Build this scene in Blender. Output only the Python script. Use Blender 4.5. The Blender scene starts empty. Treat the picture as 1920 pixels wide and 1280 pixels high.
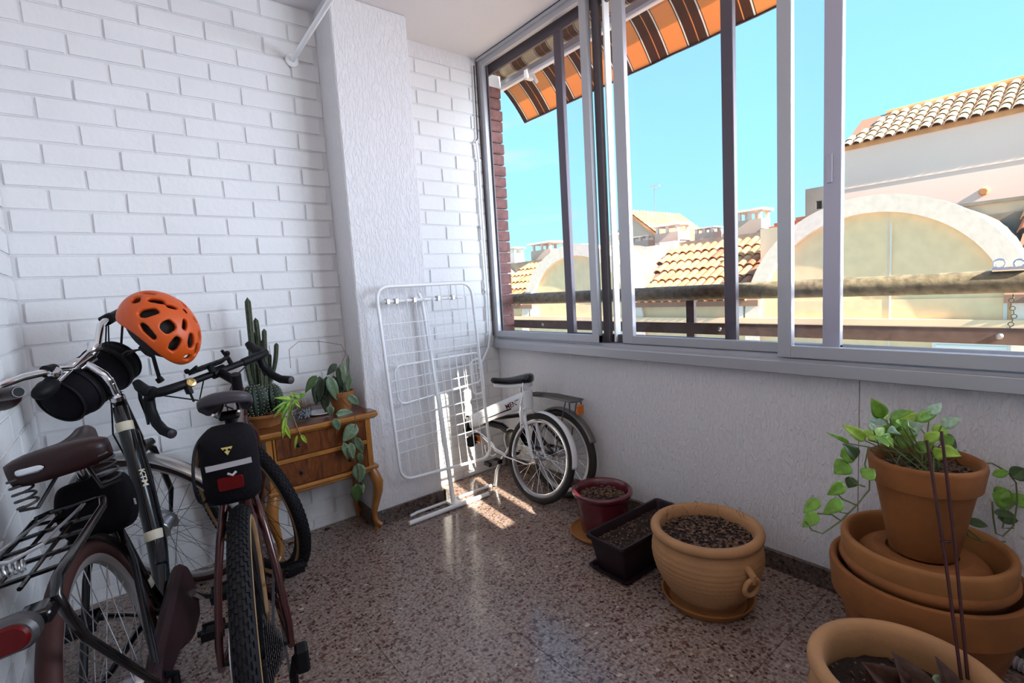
import bpy, bmesh, math, random
from mathutils import Vector, Matrix, noise
random.seed(11)
PI = math.pi
SC = bpy.context.scene
COL = SC.collection

# ------------------------------------------------------------------ camera
cam_data = bpy.data.cameras.new('camera')
cam = bpy.data.objects.new('camera', cam_data)
COL.objects.link(cam)
cam_data.sensor_width = 36.0
cam_data.lens = 931.605 / 1920 * 36.0
cam_data.clip_start = 0.02
cam_data.clip_end = 2000
YAW, PITCH, ROLL = 0.671493516, 0.105014180, 0.0603055627
_f = Vector((math.sin(YAW)*math.cos(PITCH), math.cos(YAW)*math.cos(PITCH), -math.sin(PITCH)))
_r0 = Vector((math.cos(YAW), -math.sin(YAW), 0))
_d0 = _f.cross(_r0)
_r = math.cos(ROLL)*_r0 + math.sin(ROLL)*_d0
_d = -math.sin(ROLL)*_r0 + math.cos(ROLL)*_d0
cm = Matrix((( _r[0], -_d[0], -_f[0], 0.0), (_r[1], -_d[1], -_f[1], 0.0), (_r[2], -_d[2], -_f[2], 1.2), (0, 0, 0, 1)))
cam.matrix_world = cm
SC.camera = cam

# ------------------------------------------------------------------ world, sun, exposure
world = bpy.data.worlds.new('sky')
SC.world = world
world.use_nodes = True
wn = world.node_tree.nodes
wl = world.node_tree.links
wn.clear()
w_out = wn.new('ShaderNodeOutputWorld')
w_bg = wn.new('ShaderNodeBackground')
w_tc = wn.new('ShaderNodeTexCoord')
w_sep = wn.new('ShaderNodeSeparateXYZ')
w_ramp = wn.new('ShaderNodeValToRGB')
w_map = wn.new('ShaderNodeMapping')
w_noise = wn.new('ShaderNodeTexNoise')
w_cr = wn.new('ShaderNodeValToRGB')
w_mix = wn.new('ShaderNodeMixRGB')
wl.new(w_tc.outputs['Generated'], w_sep.inputs[0])
wl.new(w_sep.outputs['Z'], w_ramp.inputs[0])
e = w_ramp.color_ramp.elements
e[0].position = 0.0; e[0].color = (0.64, 1.16, 1.35, 1)
e[1].position = 1.0; e[1].color = (0.34, 0.72, 1.30, 1)
x = e.new(0.18); x.color = (0.47, 1.14, 1.42, 1)
x = e.new(0.5); x.color = (0.39, 0.92, 1.38, 1)
w_map.inputs['Scale'].default_value = (2.0, 2.0, 9.0)
wl.new(w_tc.outputs['Generated'], w_map.inputs[0])
wl.new(w_map.outputs[0], w_noise.inputs['Vector'])
w_noise.inputs['Scale'].default_value = 1.6
w_noise.inputs['Detail'].default_value = 5
wl.new(w_noise.outputs[0], w_cr.inputs[0])
w_cr.color_ramp.elements[0].position = 0.62; w_cr.color_ramp.elements[0].color = (0, 0, 0, 1)
w_cr.color_ramp.elements[1].position = 0.80; w_cr.color_ramp.elements[1].color = (0.7, 0.7, 0.7, 1)
wl.new(w_cr.outputs[0], w_mix.inputs[0])
wl.new(w_ramp.outputs[0], w_mix.inputs[1])
w_mix.inputs[2].default_value = (0.95, 1.0, 1.05, 1)
wl.new(w_mix.outputs[0], w_bg.inputs[0])
w_bg.inputs[1].default_value = 1.0
wl.new(w_bg.outputs[0], w_out.inputs[0])

sun_data = bpy.data.lights.new('sun', 'SUN')
sun_data.energy = 20.0
sun_data.angle = 0.006
sun_data.color = (1.0, 0.90, 0.74)
sun = bpy.data.objects.new('sun', sun_data)
COL.objects.link(sun)
SUN_DIR = Vector((0.10, 1.0, -0.6)).normalized()
sun.rotation_euler = SUN_DIR.to_track_quat('-Z', 'Y').to_euler()
sun.location = (-3, -12, 9)

# daylight and ceiling lamps below are unseen extras, added to brighten the room
def area(name, loc, direction, sx, sy, energy, color):
    d = bpy.data.lights.new(name, 'AREA')
    d.shape = 'RECTANGLE'; d.size = sx; d.size_y = sy
    d.energy = energy; d.color = color
    o = bpy.data.objects.new(name, d)
    COL.objects.link(o)
    o.location = loc
    o.rotation_euler = Vector(direction).to_track_quat('-Z', 'Y').to_euler()
    return o
area('daylight_fill', (3.9, -1.3, 1.9), (-0.78, 0.62, 0.0), 3.0, 2.0, 320, (0.76, 0.90, 1.0))  # added lamp outside the windows, stands in for a brighter sky
area('ceiling_fill', (0.55, -0.30, 2.60), (0.1, 0.55, -0.8), 1.2, 0.5, 7, (1.0, 0.80, 0.68))  # warm fill lamp added under the ceiling behind the camera

SC.view_settings.view_transform = 'Standard'
SC.view_settings.look = 'None'
SC.view_settings.exposure = 0.0
SC.view_settings.gamma = 1.0
SC.view_settings.use_curve_mapping = False

# ------------------------------------------------------------------ materials
MATS = {}
def mat(name, color, rough=0.6, metal=0.0, var=0.0, vscale=8.0, bump=0.0, bscale=40.0, bstretch=None, spec=0.5, trans=0.0, col2=None, coat=0.0):
    m = bpy.data.materials.new(name); m.use_nodes = True
    nt = m.node_tree; b = nt.nodes['Principled BSDF']
    b.inputs['Base Color'].default_value = (*color, 1)
    b.inputs['Roughness'].default_value = rough
    b.inputs['Metallic'].default_value = metal
    b.inputs['Specular IOR Level'].default_value = spec
    if trans: b.inputs['Transmission Weight'].default_value = trans
    if coat: b.inputs['Coat Weight'].default_value = coat
    if var or bump:
        g = nt.nodes.new('ShaderNodeNewGeometry')
    if var:
        n = nt.nodes.new('ShaderNodeTexNoise'); n.inputs['Scale'].default_value = vscale; n.inputs['Detail'].default_value = 4
        nt.links.new(g.outputs['Position'], n.inputs['Vector'])
        r = nt.nodes.new('ShaderNodeValToRGB')
        c2 = col2 or tuple(max(0, c*(1-var)) for c in color)
        r.color_ramp.elements[0].position = 0.35; r.color_ramp.elements[0].color = (*c2, 1)
        r.color_ramp.elements[1].position = 0.65; r.color_ramp.elements[1].color = (*color, 1)
        nt.links.new(n.outputs[0], r.inputs[0]); nt.links.new(r.outputs[0], b.inputs['Base Color'])
    if bump:
        mp = nt.nodes.new('ShaderNodeMapping')
        mp.inputs['Scale'].default_value = bstretch or (1, 1, 1)
        nt.links.new(g.outputs['Position'], mp.inputs[0])
        n2 = nt.nodes.new('ShaderNodeTexNoise'); n2.inputs['Scale'].default_value = bscale; n2.inputs['Detail'].default_value = 3
        nt.links.new(mp.outputs[0], n2.inputs['Vector'])
        bp = nt.nodes.new('ShaderNodeBump'); bp.inputs['Strength'].default_value = bump; bp.inputs['Distance'].default_value = 0.006
        nt.links.new(n2.outputs[0], bp.inputs['Height']); nt.links.new(bp.outputs[0], b.inputs['Normal'])
    MATS[name] = m
    return m

mat('white_brick_paint', (0.82, 0.815, 0.82), 0.55, bump=0.35, bscale=38, var=0.04, vscale=3)
mat('joint_paint', (0.74, 0.725, 0.735), 0.8, bump=0.3, bscale=60)
mat('ceiling_paint', (0.80, 0.77, 0.78), 0.8, bump=0.15, bscale=30)
mat('aluminium', (0.52, 0.52, 0.55), 0.42, 0.5)
mat('aluminium_backlit', (0.12, 0.105, 0.115), 0.45, 0.4)  # frame aluminium with its backlit shade put into the colour
mat('white_metal', (0.93, 0.94, 0.95), 0.3)
mat('chrome', (0.75, 0.75, 0.77), 0.16, 1.0)
mat('steel_matte', (0.55, 0.55, 0.57), 0.35, 0.9)
mat('black_gloss', (0.006, 0.005, 0.006), 0.2, 0.0, coat=0.35, spec=0.3)
mat('black_matte', (0.006, 0.0055, 0.007), 0.55, spec=0.2)
mat('black_fabric', (0.006, 0.005, 0.007), 0.8, spec=0.12, bump=0.3, bscale=150)
mat('rubber', (0.010, 0.009, 0.011), 0.7, spec=0.2, bump=0.2, bscale=200)
mat('rubber_brown', (0.045, 0.013, 0.011), 0.6, spec=0.3)
mat('grey_rubber', (0.030, 0.026, 0.025), 0.7, spec=0.3)
mat('spoke_steel', (0.22, 0.21, 0.22), 0.5, 0.6)
mat('steel_dark', (0.09, 0.085, 0.09), 0.45, 0.7)
mat('fender_dark', (0.16, 0.145, 0.14), 0.35, 0.6)
mat('tan_sidewall', (0.34, 0.19, 0.08), 0.7, var=0.25, vscale=30)
mat('silver_fender', (0.52, 0.50, 0.49), 0.3, 0.7)
mat('brown_leather', (0.022, 0.006, 0.006), 0.4, bump=0.1, bscale=90, coat=0.08, spec=0.25)
mat('brown_guard', (0.028, 0.009, 0.011), 0.5, spec=0.3)
mat('dark_grey_plastic', (0.045, 0.038, 0.045), 0.45, spec=0.3)
mat('copper_paint', (0.055, 0.011, 0.010), 0.25, 0.4, coat=0.4)
mat('red_lens', (0.10, 0.002, 0.002), 0.4, spec=0.2)
mat('orange_lens', (0.65, 0.16, 0.02), 0.3)
mat('cream_label', (0.62, 0.55, 0.42), 0.6)
mat('reflective_grey', (0.42, 0.38, 0.40), 0.6)
mat('yellow_print', (0.62, 0.50, 0.16), 0.6)
mat('gold', (0.72, 0.52, 0.22), 0.3, 0.8)
mat('helmet_orange', (0.62, 0.085, 0.006), 0.45)
mat('foam_black', (0.02, 0.018, 0.02), 0.85)
mat('white_paint_gloss', (0.80, 0.82, 0.84), 0.25, coat=0.4)
mat('terracotta', (0.33, 0.118, 0.030), 0.8, var=0.28, vscale=9, bump=0.2, bscale=70)
mat('terracotta_light', (0.50, 0.26, 0.115), 0.8, var=0.18, vscale=7, bump=0.2, bscale=70)
mat('terracotta_saucer', (0.39, 0.160, 0.045), 0.75, var=0.2, vscale=10, bump=0.15, bscale=70)
mat('glazed_maroon', (0.115, 0.014, 0.022), 0.2, coat=0.5)
mat('planter_plastic', (0.020, 0.009, 0.012), 0.42, spec=0.3)
mat('soil', (0.030, 0.015, 0.010), 0.95, var=0.5, vscale=120, bump=0.9, bscale=160)
mat('bark_chip', (0.22, 0.13, 0.085), 0.9, vscale=90, var=0.6, col2=(0.045, 0.022, 0.014))
mat('leaf_green', (0.20, 0.42, 0.04), 0.42, var=0.35, vscale=60)
mat('leaf_bright', (0.36, 0.58, 0.06), 0.42, var=0.3, vscale=60)
mat('leaf_pale', (0.42, 0.60, 0.42), 0.5, var=0.4, vscale=90)
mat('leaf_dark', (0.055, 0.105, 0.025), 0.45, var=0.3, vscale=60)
mat('leaf_grey', (0.16, 0.24, 0.135), 0.4, var=0.35, vscale=70)
mat('leaf_deep', (0.035, 0.055, 0.028), 0.5, var=0.3, vscale=50)
mat('leaf_dry', (0.075, 0.030, 0.016), 0.7, var=0.4, vscale=60)
mat('stem_green', (0.14, 0.17, 0.05), 0.6)
mat('stem_brown', (0.11, 0.06, 0.035), 0.7)
mat('cactus_green', (0.055, 0.070, 0.035), 0.7, var=0.45, vscale=70, bump=0.4, bscale=120)
mat('cactus_dark', (0.020, 0.038, 0.022), 0.6, var=0.4, vscale=60)
mat('cactus_spine', (0.40, 0.36, 0.28), 0.7)
mat('stake_red', (0.055, 0.010, 0.010), 0.4)
mat('wood_frame', (0.38, 0.15, 0.030), 0.3, coat=0.4, var=0.25, vscale=18, bump=0.1, bscale=40)
mat('pebble', (0.55, 0.53, 0.55), 0.5, var=0.5, vscale=200)
mat('brass_dark', (0.07, 0.05, 0.03), 0.4, 0.7)
mat('facade', (0.95, 0.64, 0.38), 0.9, var=0.14, vscale=0.8, bump=0.2, bscale=3)
mat('facade_speckle', (1.0, 0.66, 0.36), 0.9, var=0.10, vscale=5, bump=0.3, bscale=14)
mat('arch_stone', (0.88, 0.68, 0.53), 0.9, var=0.10, vscale=9, bump=0.2, bscale=20)
mat('pink_wall', (1.0, 0.74, 0.60), 0.9, var=0.06, vscale=0.5)
mat('old_wall', (0.86, 0.66, 0.45), 0.9, var=0.2, vscale=1.2)
mat('parapet_grey', (0.33, 0.28, 0.215), 0.95, var=0.35, vscale=2.5)
mat('chimney_cream', (0.85, 0.75, 0.66), 0.9, var=0.1, vscale=2)
mat('chimney_pink', (0.72, 0.50, 0.38), 0.9, var=0.1, vscale=2)
mat('tile_orange', (0.82, 0.42, 0.17), 0.85, var=0.30, vscale=3.0, col2=(0.62, 0.26, 0.10))
mat('tile_red', (0.50, 0.17, 0.08), 0.85, var=0.30, vscale=5)
mat('tile_cream', (0.95, 0.82, 0.56), 0.85, var=0.35, vscale=2.0, col2=(0.75, 0.48, 0.27))
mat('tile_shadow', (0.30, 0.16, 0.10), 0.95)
mat('shutter', (0.80, 0.74, 0.66), 0.6)
mat('hill_green', (0.28, 0.34, 0.27), 0.95, var=0.4, vscale=0.08)
mat('hill_town', (0.72, 0.66, 0.56), 0.95, var=0.2, vscale=0.2)
mat('asphalt', (0.50, 0.44, 0.37), 0.95)
mat('red_brick', (0.25, 0.115, 0.105), 0.9, var=0.35, vscale=30, bump=0.6, bscale=60)
mat('mortar', (0.50, 0.42, 0.40), 0.95)
mat('rail_paint', (0.30, 0.26, 0.15), 0.6, var=0.5, vscale=40, bump=0.3, bscale=60)
mat('bar_paint', (0.16, 0.115, 0.095), 0.7, var=0.3, vscale=30)
mat('sill_ledge', (0.62, 0.44, 0.24), 0.9, var=0.2, vscale=10)
mat('gap_dark', (0.05, 0.035, 0.03), 0.95)
mat('jar_root', (0.30, 0.18, 0.10), 0.8, var=0.4, vscale=90)

def vert_drip_stucco(name, color):
    m = bpy.data.materials.new(name); m.use_nodes = True; nt = m.node_tree; b = nt.nodes['Principled BSDF']
    b.inputs['Base Color'].default_value = (*color, 1); b.inputs['Roughness'].default_value = 0.6
    g = nt.nodes.new('ShaderNodeNewGeometry'); mp = nt.nodes.new('ShaderNodeMapping')
    mp.inputs['Scale'].default_value = (1, 1, 0.30)
    nt.links.new(g.outputs['Position'], mp.inputs[0])
    n = nt.nodes.new('ShaderNodeTexNoise'); n.inputs['Scale'].default_value = 88; n.inputs['Detail'].default_value = 3.5; n.inputs['Distortion'].default_value = 0.7
    nt.links.new(mp.outputs[0], n.inputs['Vector'])
    r = nt.nodes.new('ShaderNodeValToRGB'); r.color_ramp.elements[0].position = 0.44; r.color_ramp.elements[1].position = 0.60
    nt.links.new(n.outputs[0], r.inputs[0])
    bp = nt.nodes.new('ShaderNodeBump'); bp.inputs['Strength'].default_value = 0.6; bp.inputs['Distance'].default_value = 0.0045
    nt.links.new(r.outputs[0], bp.inputs['Height']); nt.links.new(bp.outputs[0], b.inputs['Normal'])
    MATS[name] = m
vert_drip_stucco('stucco', (0.80, 0.785, 0.80))

def terrazzo(name, dark=1.0, rough=0.14):
    m = bpy.data.materials.new(name); m.use_nodes = True; nt = m.node_tree; N = nt.nodes; L = nt.links
    b = N['Principled BSDF']
    g = N.new('ShaderNodeNewGeometry')
    nz = N.new('ShaderNodeTexNoise'); nz.inputs['Scale'].default_value = 35; nz.inputs['Detail'].default_value = 2
    L.new(g.outputs['Position'], nz.inputs['Vector'])
    mixv = N.new('ShaderNodeMixRGB'); mixv.inputs[0].default_value = 0.018
    L.new(g.outputs['Position'], mixv.inputs[1]); L.new(nz.outputs['Color'], mixv.inputs[2])
    base_n = N.new('ShaderNodeTexNoise'); base_n.inputs['Scale'].default_value = 90; base_n.inputs['Detail'].default_value = 4
    L.new(g.outputs['Position'], base_n.inputs['Vector'])
    base = N.new('ShaderNodeValToRGB')
    base.color_ramp.elements[0].position = 0.38; base.color_ramp.elements[0].color = (0.17*dark, 0.118*dark, 0.100*dark, 1)
    base.color_ramp.elements[1].position = 0.62; base.color_ramp.elements[1].color = (0.37*dark, 0.282*dark, 0.240*dark, 1)
    L.new(base_n.outputs[0], base.inputs[0])
    cur = base.outputs[0]
    # (voronoi scale, chance threshold, radius, colour ramp)
    for sc, thr, rad, stops in ((25, 0.50, 0.35, [(0, (0.075, 0.032, 0.030)), (0.5, (0.16, 0.075, 0.060)), (1, (0.090, 0.060, 0.058))]),
                                (74, 0.42, 0.32, [(0, (0.05, 0.02, 0.018)), (0.5, (0.16, 0.09, 0.065)), (1, (0.42, 0.33, 0.28))]),
                                (30, 0.93, 0.34, [(0, (0.62, 0.52, 0.45)), (1, (0.40, 0.24, 0.14))])):
        v = N.new('ShaderNodeTexVoronoi'); v.inputs['Scale'].default_value = sc
        off = N.new('ShaderNodeVectorMath'); off.operation = 'ADD'; off.inputs[1].default_value = (sc*0.37, sc*0.11, 0.0)
        mpv = N.new('ShaderNodeMapping'); mpv.inputs['Rotation'].default_value = (0, 0, sc*0.7); mpv.inputs['Scale'].default_value = (1.0, 1.55, 1.0) if sc != 74 else (1.4, 1.0, 1.0)
        L.new(mixv.outputs[0], mpv.inputs[0]); L.new(mpv.outputs[0], off.inputs[0]); L.new(off.outputs[0], v.inputs['Vector'])
        v.inputs['Randomness'].default_value = 1.0; v.distance = 'MANHATTAN' if sc != 74 else 'EUCLIDEAN'
        sp = N.new('ShaderNodeSeparateColor'); L.new(v.outputs['Color'], sp.inputs[0])
        c1 = N.new('ShaderNodeMath'); c1.operation = 'GREATER_THAN'; c1.inputs[1].default_value = thr; L.new(sp.outputs[0], c1.inputs[0])
        # radius varies from chip to chip
        rr = N.new('ShaderNodeMath'); rr.operation = 'MULTIPLY_ADD'; rr.inputs[1].default_value = 0.25; rr.inputs[2].default_value = rad; L.new(sp.outputs[2], rr.inputs[0])
        c2 = N.new('ShaderNodeMath'); c2.operation = 'LESS_THAN'; L.new(v.outputs['Distance'], c2.inputs[0]); L.new(rr.outputs[0], c2.inputs[1])
        mm = N.new('ShaderNodeMath'); mm.operation = 'MULTIPLY'; L.new(c1.outputs[0], mm.inputs[0]); L.new(c2.outputs[0], mm.inputs[1])
        cr = N.new('ShaderNodeValToRGB'); L.new(sp.outputs[1], cr.inputs[0])
        els = cr.color_ramp.elements
        els[0].position = 0; els[0].color = (*[c*dark for c in stops[0][1]], 1); els[1].position = 1; els[1].color = (*[c*dark for c in stops[-1][1]], 1)
        for p, c in stops[1:-1]:
            q = els.new(p); q.color = (*[k*dark for k in c], 1)
        mx = N.new('ShaderNodeMixRGB'); L.new(mm.outputs[0], mx.inputs[0]); L.new(cur, mx.inputs[1]); L.new(cr.outputs[0], mx.inputs[2])
        cur = mx.outputs[0]
    L.new(cur, b.inputs['Base Color'])
    b.inputs['Roughness'].default_value = rough
    b.inputs['Specular IOR Level'].default_value = 0.45
    MATS[name] = m
terrazzo('terrazzo', 1.0, 0.16)
terrazzo('terrazzo_skirting', 0.42, 0.3)

def wood_figured():
    m = bpy.data.materials.new('wood_burl'); m.use_nodes = True; nt = m.node_tree; b = nt.nodes['Principled BSDF']
    g = nt.nodes.new('ShaderNodeNewGeometry'); mp = nt.nodes.new('ShaderNodeMapping'); mp.inputs['Scale'].default_value = (9, 9, 3)
    nt.links.new(g.outputs['Position'], mp.inputs[0])
    n = nt.nodes.new('ShaderNodeTexNoise'); n.inputs['Scale'].default_value = 2.4; n.inputs['Detail'].default_value = 6; n.inputs['Distortion'].default_value = 2.2
    nt.links.new(mp.outputs[0], n.inputs['Vector'])
    r = nt.nodes.new('ShaderNodeValToRGB')
    r.color_ramp.elements[0].position = 0.3; r.color_ramp.elements[0].color = (0.050, 0.010, 0.004, 1)
    r.color_ramp.elements[1].position = 0.72; r.color_ramp.elements[1].color = (0.20, 0.060, 0.012, 1)
    nt.links.new(n.outputs[0], r.inputs[0]); nt.links.new(r.outputs[0], b.inputs['Base Color'])
    b.inputs['Roughness'].default_value = 0.28; b.inputs['Coat Weight'].default_value = 0.4
    MATS['wood_burl'] = m
wood_figured()

def glass_mat(name, tint, base_gloss=0.0, rough=0.02):
    m = bpy.data.materials.new(name); m.use_nodes = True; nt = m.node_tree; nt.nodes.clear()
    o = nt.nodes.new('ShaderNodeOutputMaterial'); t = nt.nodes.new('ShaderNodeBsdfTransparent'); gl = nt.nodes.new('ShaderNodeBsdfGlossy')
    lw = nt.nodes.new('ShaderNodeLayerWeight'); lw.inputs[0].default_value = 0.5; mx = nt.nodes.new('ShaderNodeMixShader')
    pw = nt.nodes.new('ShaderNodeMath'); pw.operation = 'POWER'; pw.inputs[1].default_value = 5.0; nt.links.new(lw.outputs['Facing'], pw.inputs[0])
    fr = nt.nodes.new('ShaderNodeMath'); fr.operation = 'MULTIPLY_ADD'; fr.inputs[1].default_value = 0.5; fr.inputs[2].default_value = 0.012; nt.links.new(pw.outputs[0], fr.inputs[0])
    t.inputs[0].default_value = (*tint, 1); gl.inputs['Roughness'].default_value = rough
    nt.links.new(fr.outputs[0], mx.inputs[0]); nt.links.new(t.outputs[0], mx.inputs[1]); nt.links.new(gl.outputs[0], mx.inputs[2]); nt.links.new(mx.outputs[0], o.inputs[0])
    MATS[name] = m
glass_mat('window_glass', (0.978, 0.962, 0.99))
glass_mat('jar_glass', (0.85, 0.88, 0.90), rough=0.08)

AWN_P = 0.2235
def awning_cloth(name, bg, band, line, thin, translucent):
    m = bpy.data.materials.new(name); m.use_nodes = True; nt = m.node_tree; N = nt.nodes; L = nt.links
    b = N['Principled BSDF']; g = N.new('ShaderNodeNewGeometry'); s = N.new('ShaderNodeSeparateXYZ'); L.new(g.outputs['Position'], s.inputs[0])
    a = N.new('ShaderNodeMath'); a.operation = 'ADD'; a.inputs[1].default_value = -2.508 + AWN_P/2 + AWN_P*40; L.new(s.outputs['Y'], a.inputs[0])
    d = N.new('ShaderNodeMath'); d.operation = 'DIVIDE'; d.inputs[1].default_value = AWN_P; L.new(a.outputs[0], d.inputs[0])
    f = N.new('ShaderNodeMath'); f.operation = 'FRACT'; L.new(d.outputs[0], f.inputs[0])
    r = N.new('ShaderNodeValToRGB'); r.color_ramp.interpolation = 'CONSTANT'; L.new(f.outputs[0], r.inputs[0])
    els = r.color_ramp.elements
    els[0].position = 0; els[0].color = (*bg, 1); els[1].position = 0.97; els[1].color = (*bg, 1)
    for p, c in ((0.23, band), (0.25, line), (0.285, band), (0.475, thin), (0.50, band), (0.715, line), (0.75, band), (0.77, bg)):
        q = els.new(p); q.color = (*c, 1)
    L.new(r.outputs[0], b.inputs['Base Color']); b.inputs['Roughness'].default_value = 0.9
    if translucent:
        t = N.new('ShaderNodeBsdfTranslucent'); mx = N.new('ShaderNodeMixShader'); mx.inputs[0].default_value = translucent
        L.new(r.outputs[0], t.inputs[0]); L.new(b.outputs[0], mx.inputs[1]); L.new(t.outputs[0], mx.inputs[2])
        L.new(mx.outputs[0], N['Material Output'].inputs[0])
    MATS[name] = m
awning_cloth('awning_cloth', (0.86, 0.46, 0.20), (0.20, 0.10, 0.06), (0.90, 0.82, 0.70), (0.85, 0.45, 0.2), 0.6)
awning_cloth('awning_roll_cloth', (0.80, 0.64, 0.40), (0.20, 0.095, 0.045), (0.70, 0.58, 0.42), (0.45, 0.25, 0.12), 0.0)

# ------------------------------------------------------------------ mesh builder
def V3(*a): return Vector(a)
class MB:
    def __init__(s): s.v = []; s.f = []
    def add(s, vs, fs):
        o = len(s.v); s.v += [Vector(p) for p in vs]; s.f += [tuple(i+o for i in f) for f in fs]; return s
    def box(s, x0, x1, y0, y1, z0, z1, M=None, ch=0.0):
        if ch:
            bm = bmesh.new(); bmesh.ops.create_cube(bm, size=1)
            for v in bm.verts: v.co = Vector(((x0+x1)/2+v.co.x*(x1-x0), (y0+y1)/2+v.co.y*(y1-y0), (z0+z1)/2+v.co.z*(z1-z0)))
            bmesh.ops.bevel(bm, geom=bm.edges[:], offset=ch, segments=1, affect='EDGES')
            bm.verts.index_update()
            vs = [v.co.copy() for v in bm.verts]; fs = [tuple(v.index for v in f.verts) for f in bm.faces]; bm.free()
        else:
            vs = [Vector(p) for p in ((x0,y0,z0),(x1,y0,z0),(x1,y1,z0),(x0,y1,z0),(x0,y0,z1),(x1,y0,z1),(x1,y1,z1),(x0,y1,z1))]
            fs = [(0,3,2,1),(4,5,6,7),(0,1,5,4),(1,2,6,5),(2,3,7,6),(3,0,4,7)]
        if M: vs = [M @ v for v in vs]
        return s.add(vs, fs)
    def tube(s, pts, r, n=8, closed=False, sx=1.0, up=None):
        pts = [Vector(p) for p in pts]; k = len(pts)
        rs = r if isinstance(r, (list, tuple)) else [r]*k
        vs = []; prev = None
        for i, p in enumerate(pts):
            if closed: t = (pts[(i+1) % k]-pts[i-1])
            else: t = pts[min(i+1, k-1)]-pts[max(i-1, 0)]
            if t.length < 1e-9: t = Vector((0,0,1))
            t.normalize()
            if prev is None:
                a = Vector(up) if up else (Vector((0,0,1)) if abs(t.z) < 0.9 else Vector((1,0,0)))
                u = (a - t*a.dot(t)).normalized()
            else:
                u = prev - t*prev.dot(t)
                u = u.normalized() if u.length > 1e-6 else t.orthogonal().normalized()
            prev = u; w = t.cross(u)
            for j in range(n):
                an = 2*PI*j/n
                vs.append(p + u*(math.cos(an)*rs[i]) + w*(math.sin(an)*rs[i]*sx))
        fs = []
        for i in range(k if closed else k-1):
            a = i*n; b = ((i+1) % k)*n
            for j in range(n): fs.append((a+j, a+(j+1) % n, b+(j+1) % n, b+j))
        if not closed: fs += [tuple(reversed(range(n))), tuple((k-1)*n+j for j in range(n))]
        return s.add(vs, fs)
    def lathe(s, prof, n=32, c=(0,0,0), axis=(0,0,1), closed=False):
        ax = Vector(axis).normalized(); u = ax.orthogonal().normalized(); w = ax.cross(u); c = Vector(c)
        if abs(ax.z) > 0.999: u = Vector((1,0,0)); w = Vector((0,1,0)) * (1 if ax.z > 0 else -1)
        vs = []
        for r, z in prof:
            for j in range(n):
                a = 2*PI*j/n; vs.append(c + ax*z + u*(r*math.cos(a)) + w*(r*math.sin(a)))
        fs = []; k = len(prof)
        for i in range(k if closed else k-1):
            a = i*n; b = ((i+1) % k)*n
            for j in range(n): fs.append((a+j, a+(j+1) % n, b+(j+1) % n, b+j))
        if not closed:
            if prof[0][0] > 1e-5: fs.append(tuple(reversed(range(n))))
            if prof[-1][0] > 1e-5: fs.append(tuple((k-1)*n+j for j in range(n)))
        return s.add(vs, fs)
    def cyl(s, a, b, r, n=12, r2=None): return s.tube([a, b], [r, r if r2 is None else r2], n)
    def torus(s, c, axis, R, r, n=48, m=8, a0=0, a1=2*PI, sx=1.0, refu=None):
        ax = Vector(axis).normalized(); u = Vector(refu) if refu else ax.orthogonal(); u = (u-ax*u.dot(ax)).normalized(); w = ax.cross(u); c = Vector(c)
        full = abs(a1-a0-2*PI) < 1e-6; k = n if full else n+1; vs = []
        for i in range(k):
            a = a0+(a1-a0)*i/n; d = u*math.cos(a)+w*math.sin(a)
            for j in range(m):
                b = 2*PI*j/m; vs.append(c + d*(R+r*math.cos(b)) + ax*(r*sx*math.sin(b)))
        fs = []
        for i in range(n):
            a = i*m; b = ((i+1) % k)*m
            for j in range(m): fs.append((a+j, b+j, b+(j+1) % m, a+(j+1) % m))
        if not full: fs += [tuple(range(m)), tuple(reversed([(k-1)*m+j for j in range(m)]))]
        return s.add(vs, fs)
    def grid(s, fn, nu, nv):
        vs = [fn(i/nu, j/nv) for i in range(nu+1) for j in range(nv+1)]
        fs = [(i*(nv+1)+j, (i+1)*(nv+1)+j, (i+1)*(nv+1)+j+1, i*(nv+1)+j+1) for i in range(nu) for j in range(nv)]
        return s.add(vs, fs)
    def ball(s, c, r, n=12, m=8, M=None):
        c = Vector(c); rx, ry, rz = r if isinstance(r, (tuple, list)) else (r, r, r)
        vs = [Vector((0,0,rz))]; 
        for i in range(1, m):
            th = PI*i/m
            for j in range(n): a = 2*PI*j/n; vs.append(Vector((rx*math.sin(th)*math.cos(a), ry*math.sin(th)*math.sin(a), rz*math.cos(th))))
        vs.append(Vector((0,0,-rz)))
        fs = [(0, 1+j, 1+(j+1) % n) for j in range(n)]
        for i in range(m-2):
            a = 1+i*n; b = a+n
            for j in range(n): fs.append((a+j, b+j, b+(j+1) % n, a+(j+1) % n))
        a = 1+(m-2)*n; z = len(vs)-1
        fs += [(a+j, z, a+(j+1) % n) for j in range(n)]
        if M: vs = [M @ v for v in vs]
        return s.add([v+c for v in vs], fs)
    def prism(s, poly, fn, h0, h1):
        # poly: list of 2D points; fn(a,b,h) -> Vector
        n = len(poly); vs = [fn(a, b, h0) for a, b in poly]+[fn(a, b, h1) for a, b in poly]
        fs = [tuple(reversed(range(n))), tuple(range(n, 2*n))]+[(i, (i+1) % n, n+(i+1) % n, n+i) for i in range(n)]
        return s.add(vs, fs)
    def mesh(s, name, m, smooth=True, angle=0.7, sub=0):
        me = bpy.data.meshes.new(name); me.from_pydata([tuple(v) for v in s.v], [], s.f)
        bm = bmesh.new(); bm.from_mesh(me); bmesh.ops.recalc_face_normals(bm, faces=bm.faces[:]); bm.to_mesh(me); bm.free()
        if smooth:
            me.shade_smooth()
            try: me.set_sharp_from_angle(angle=angle)
            except Exception: pass
        me.materials.append(MATS[m]); return me
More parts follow.
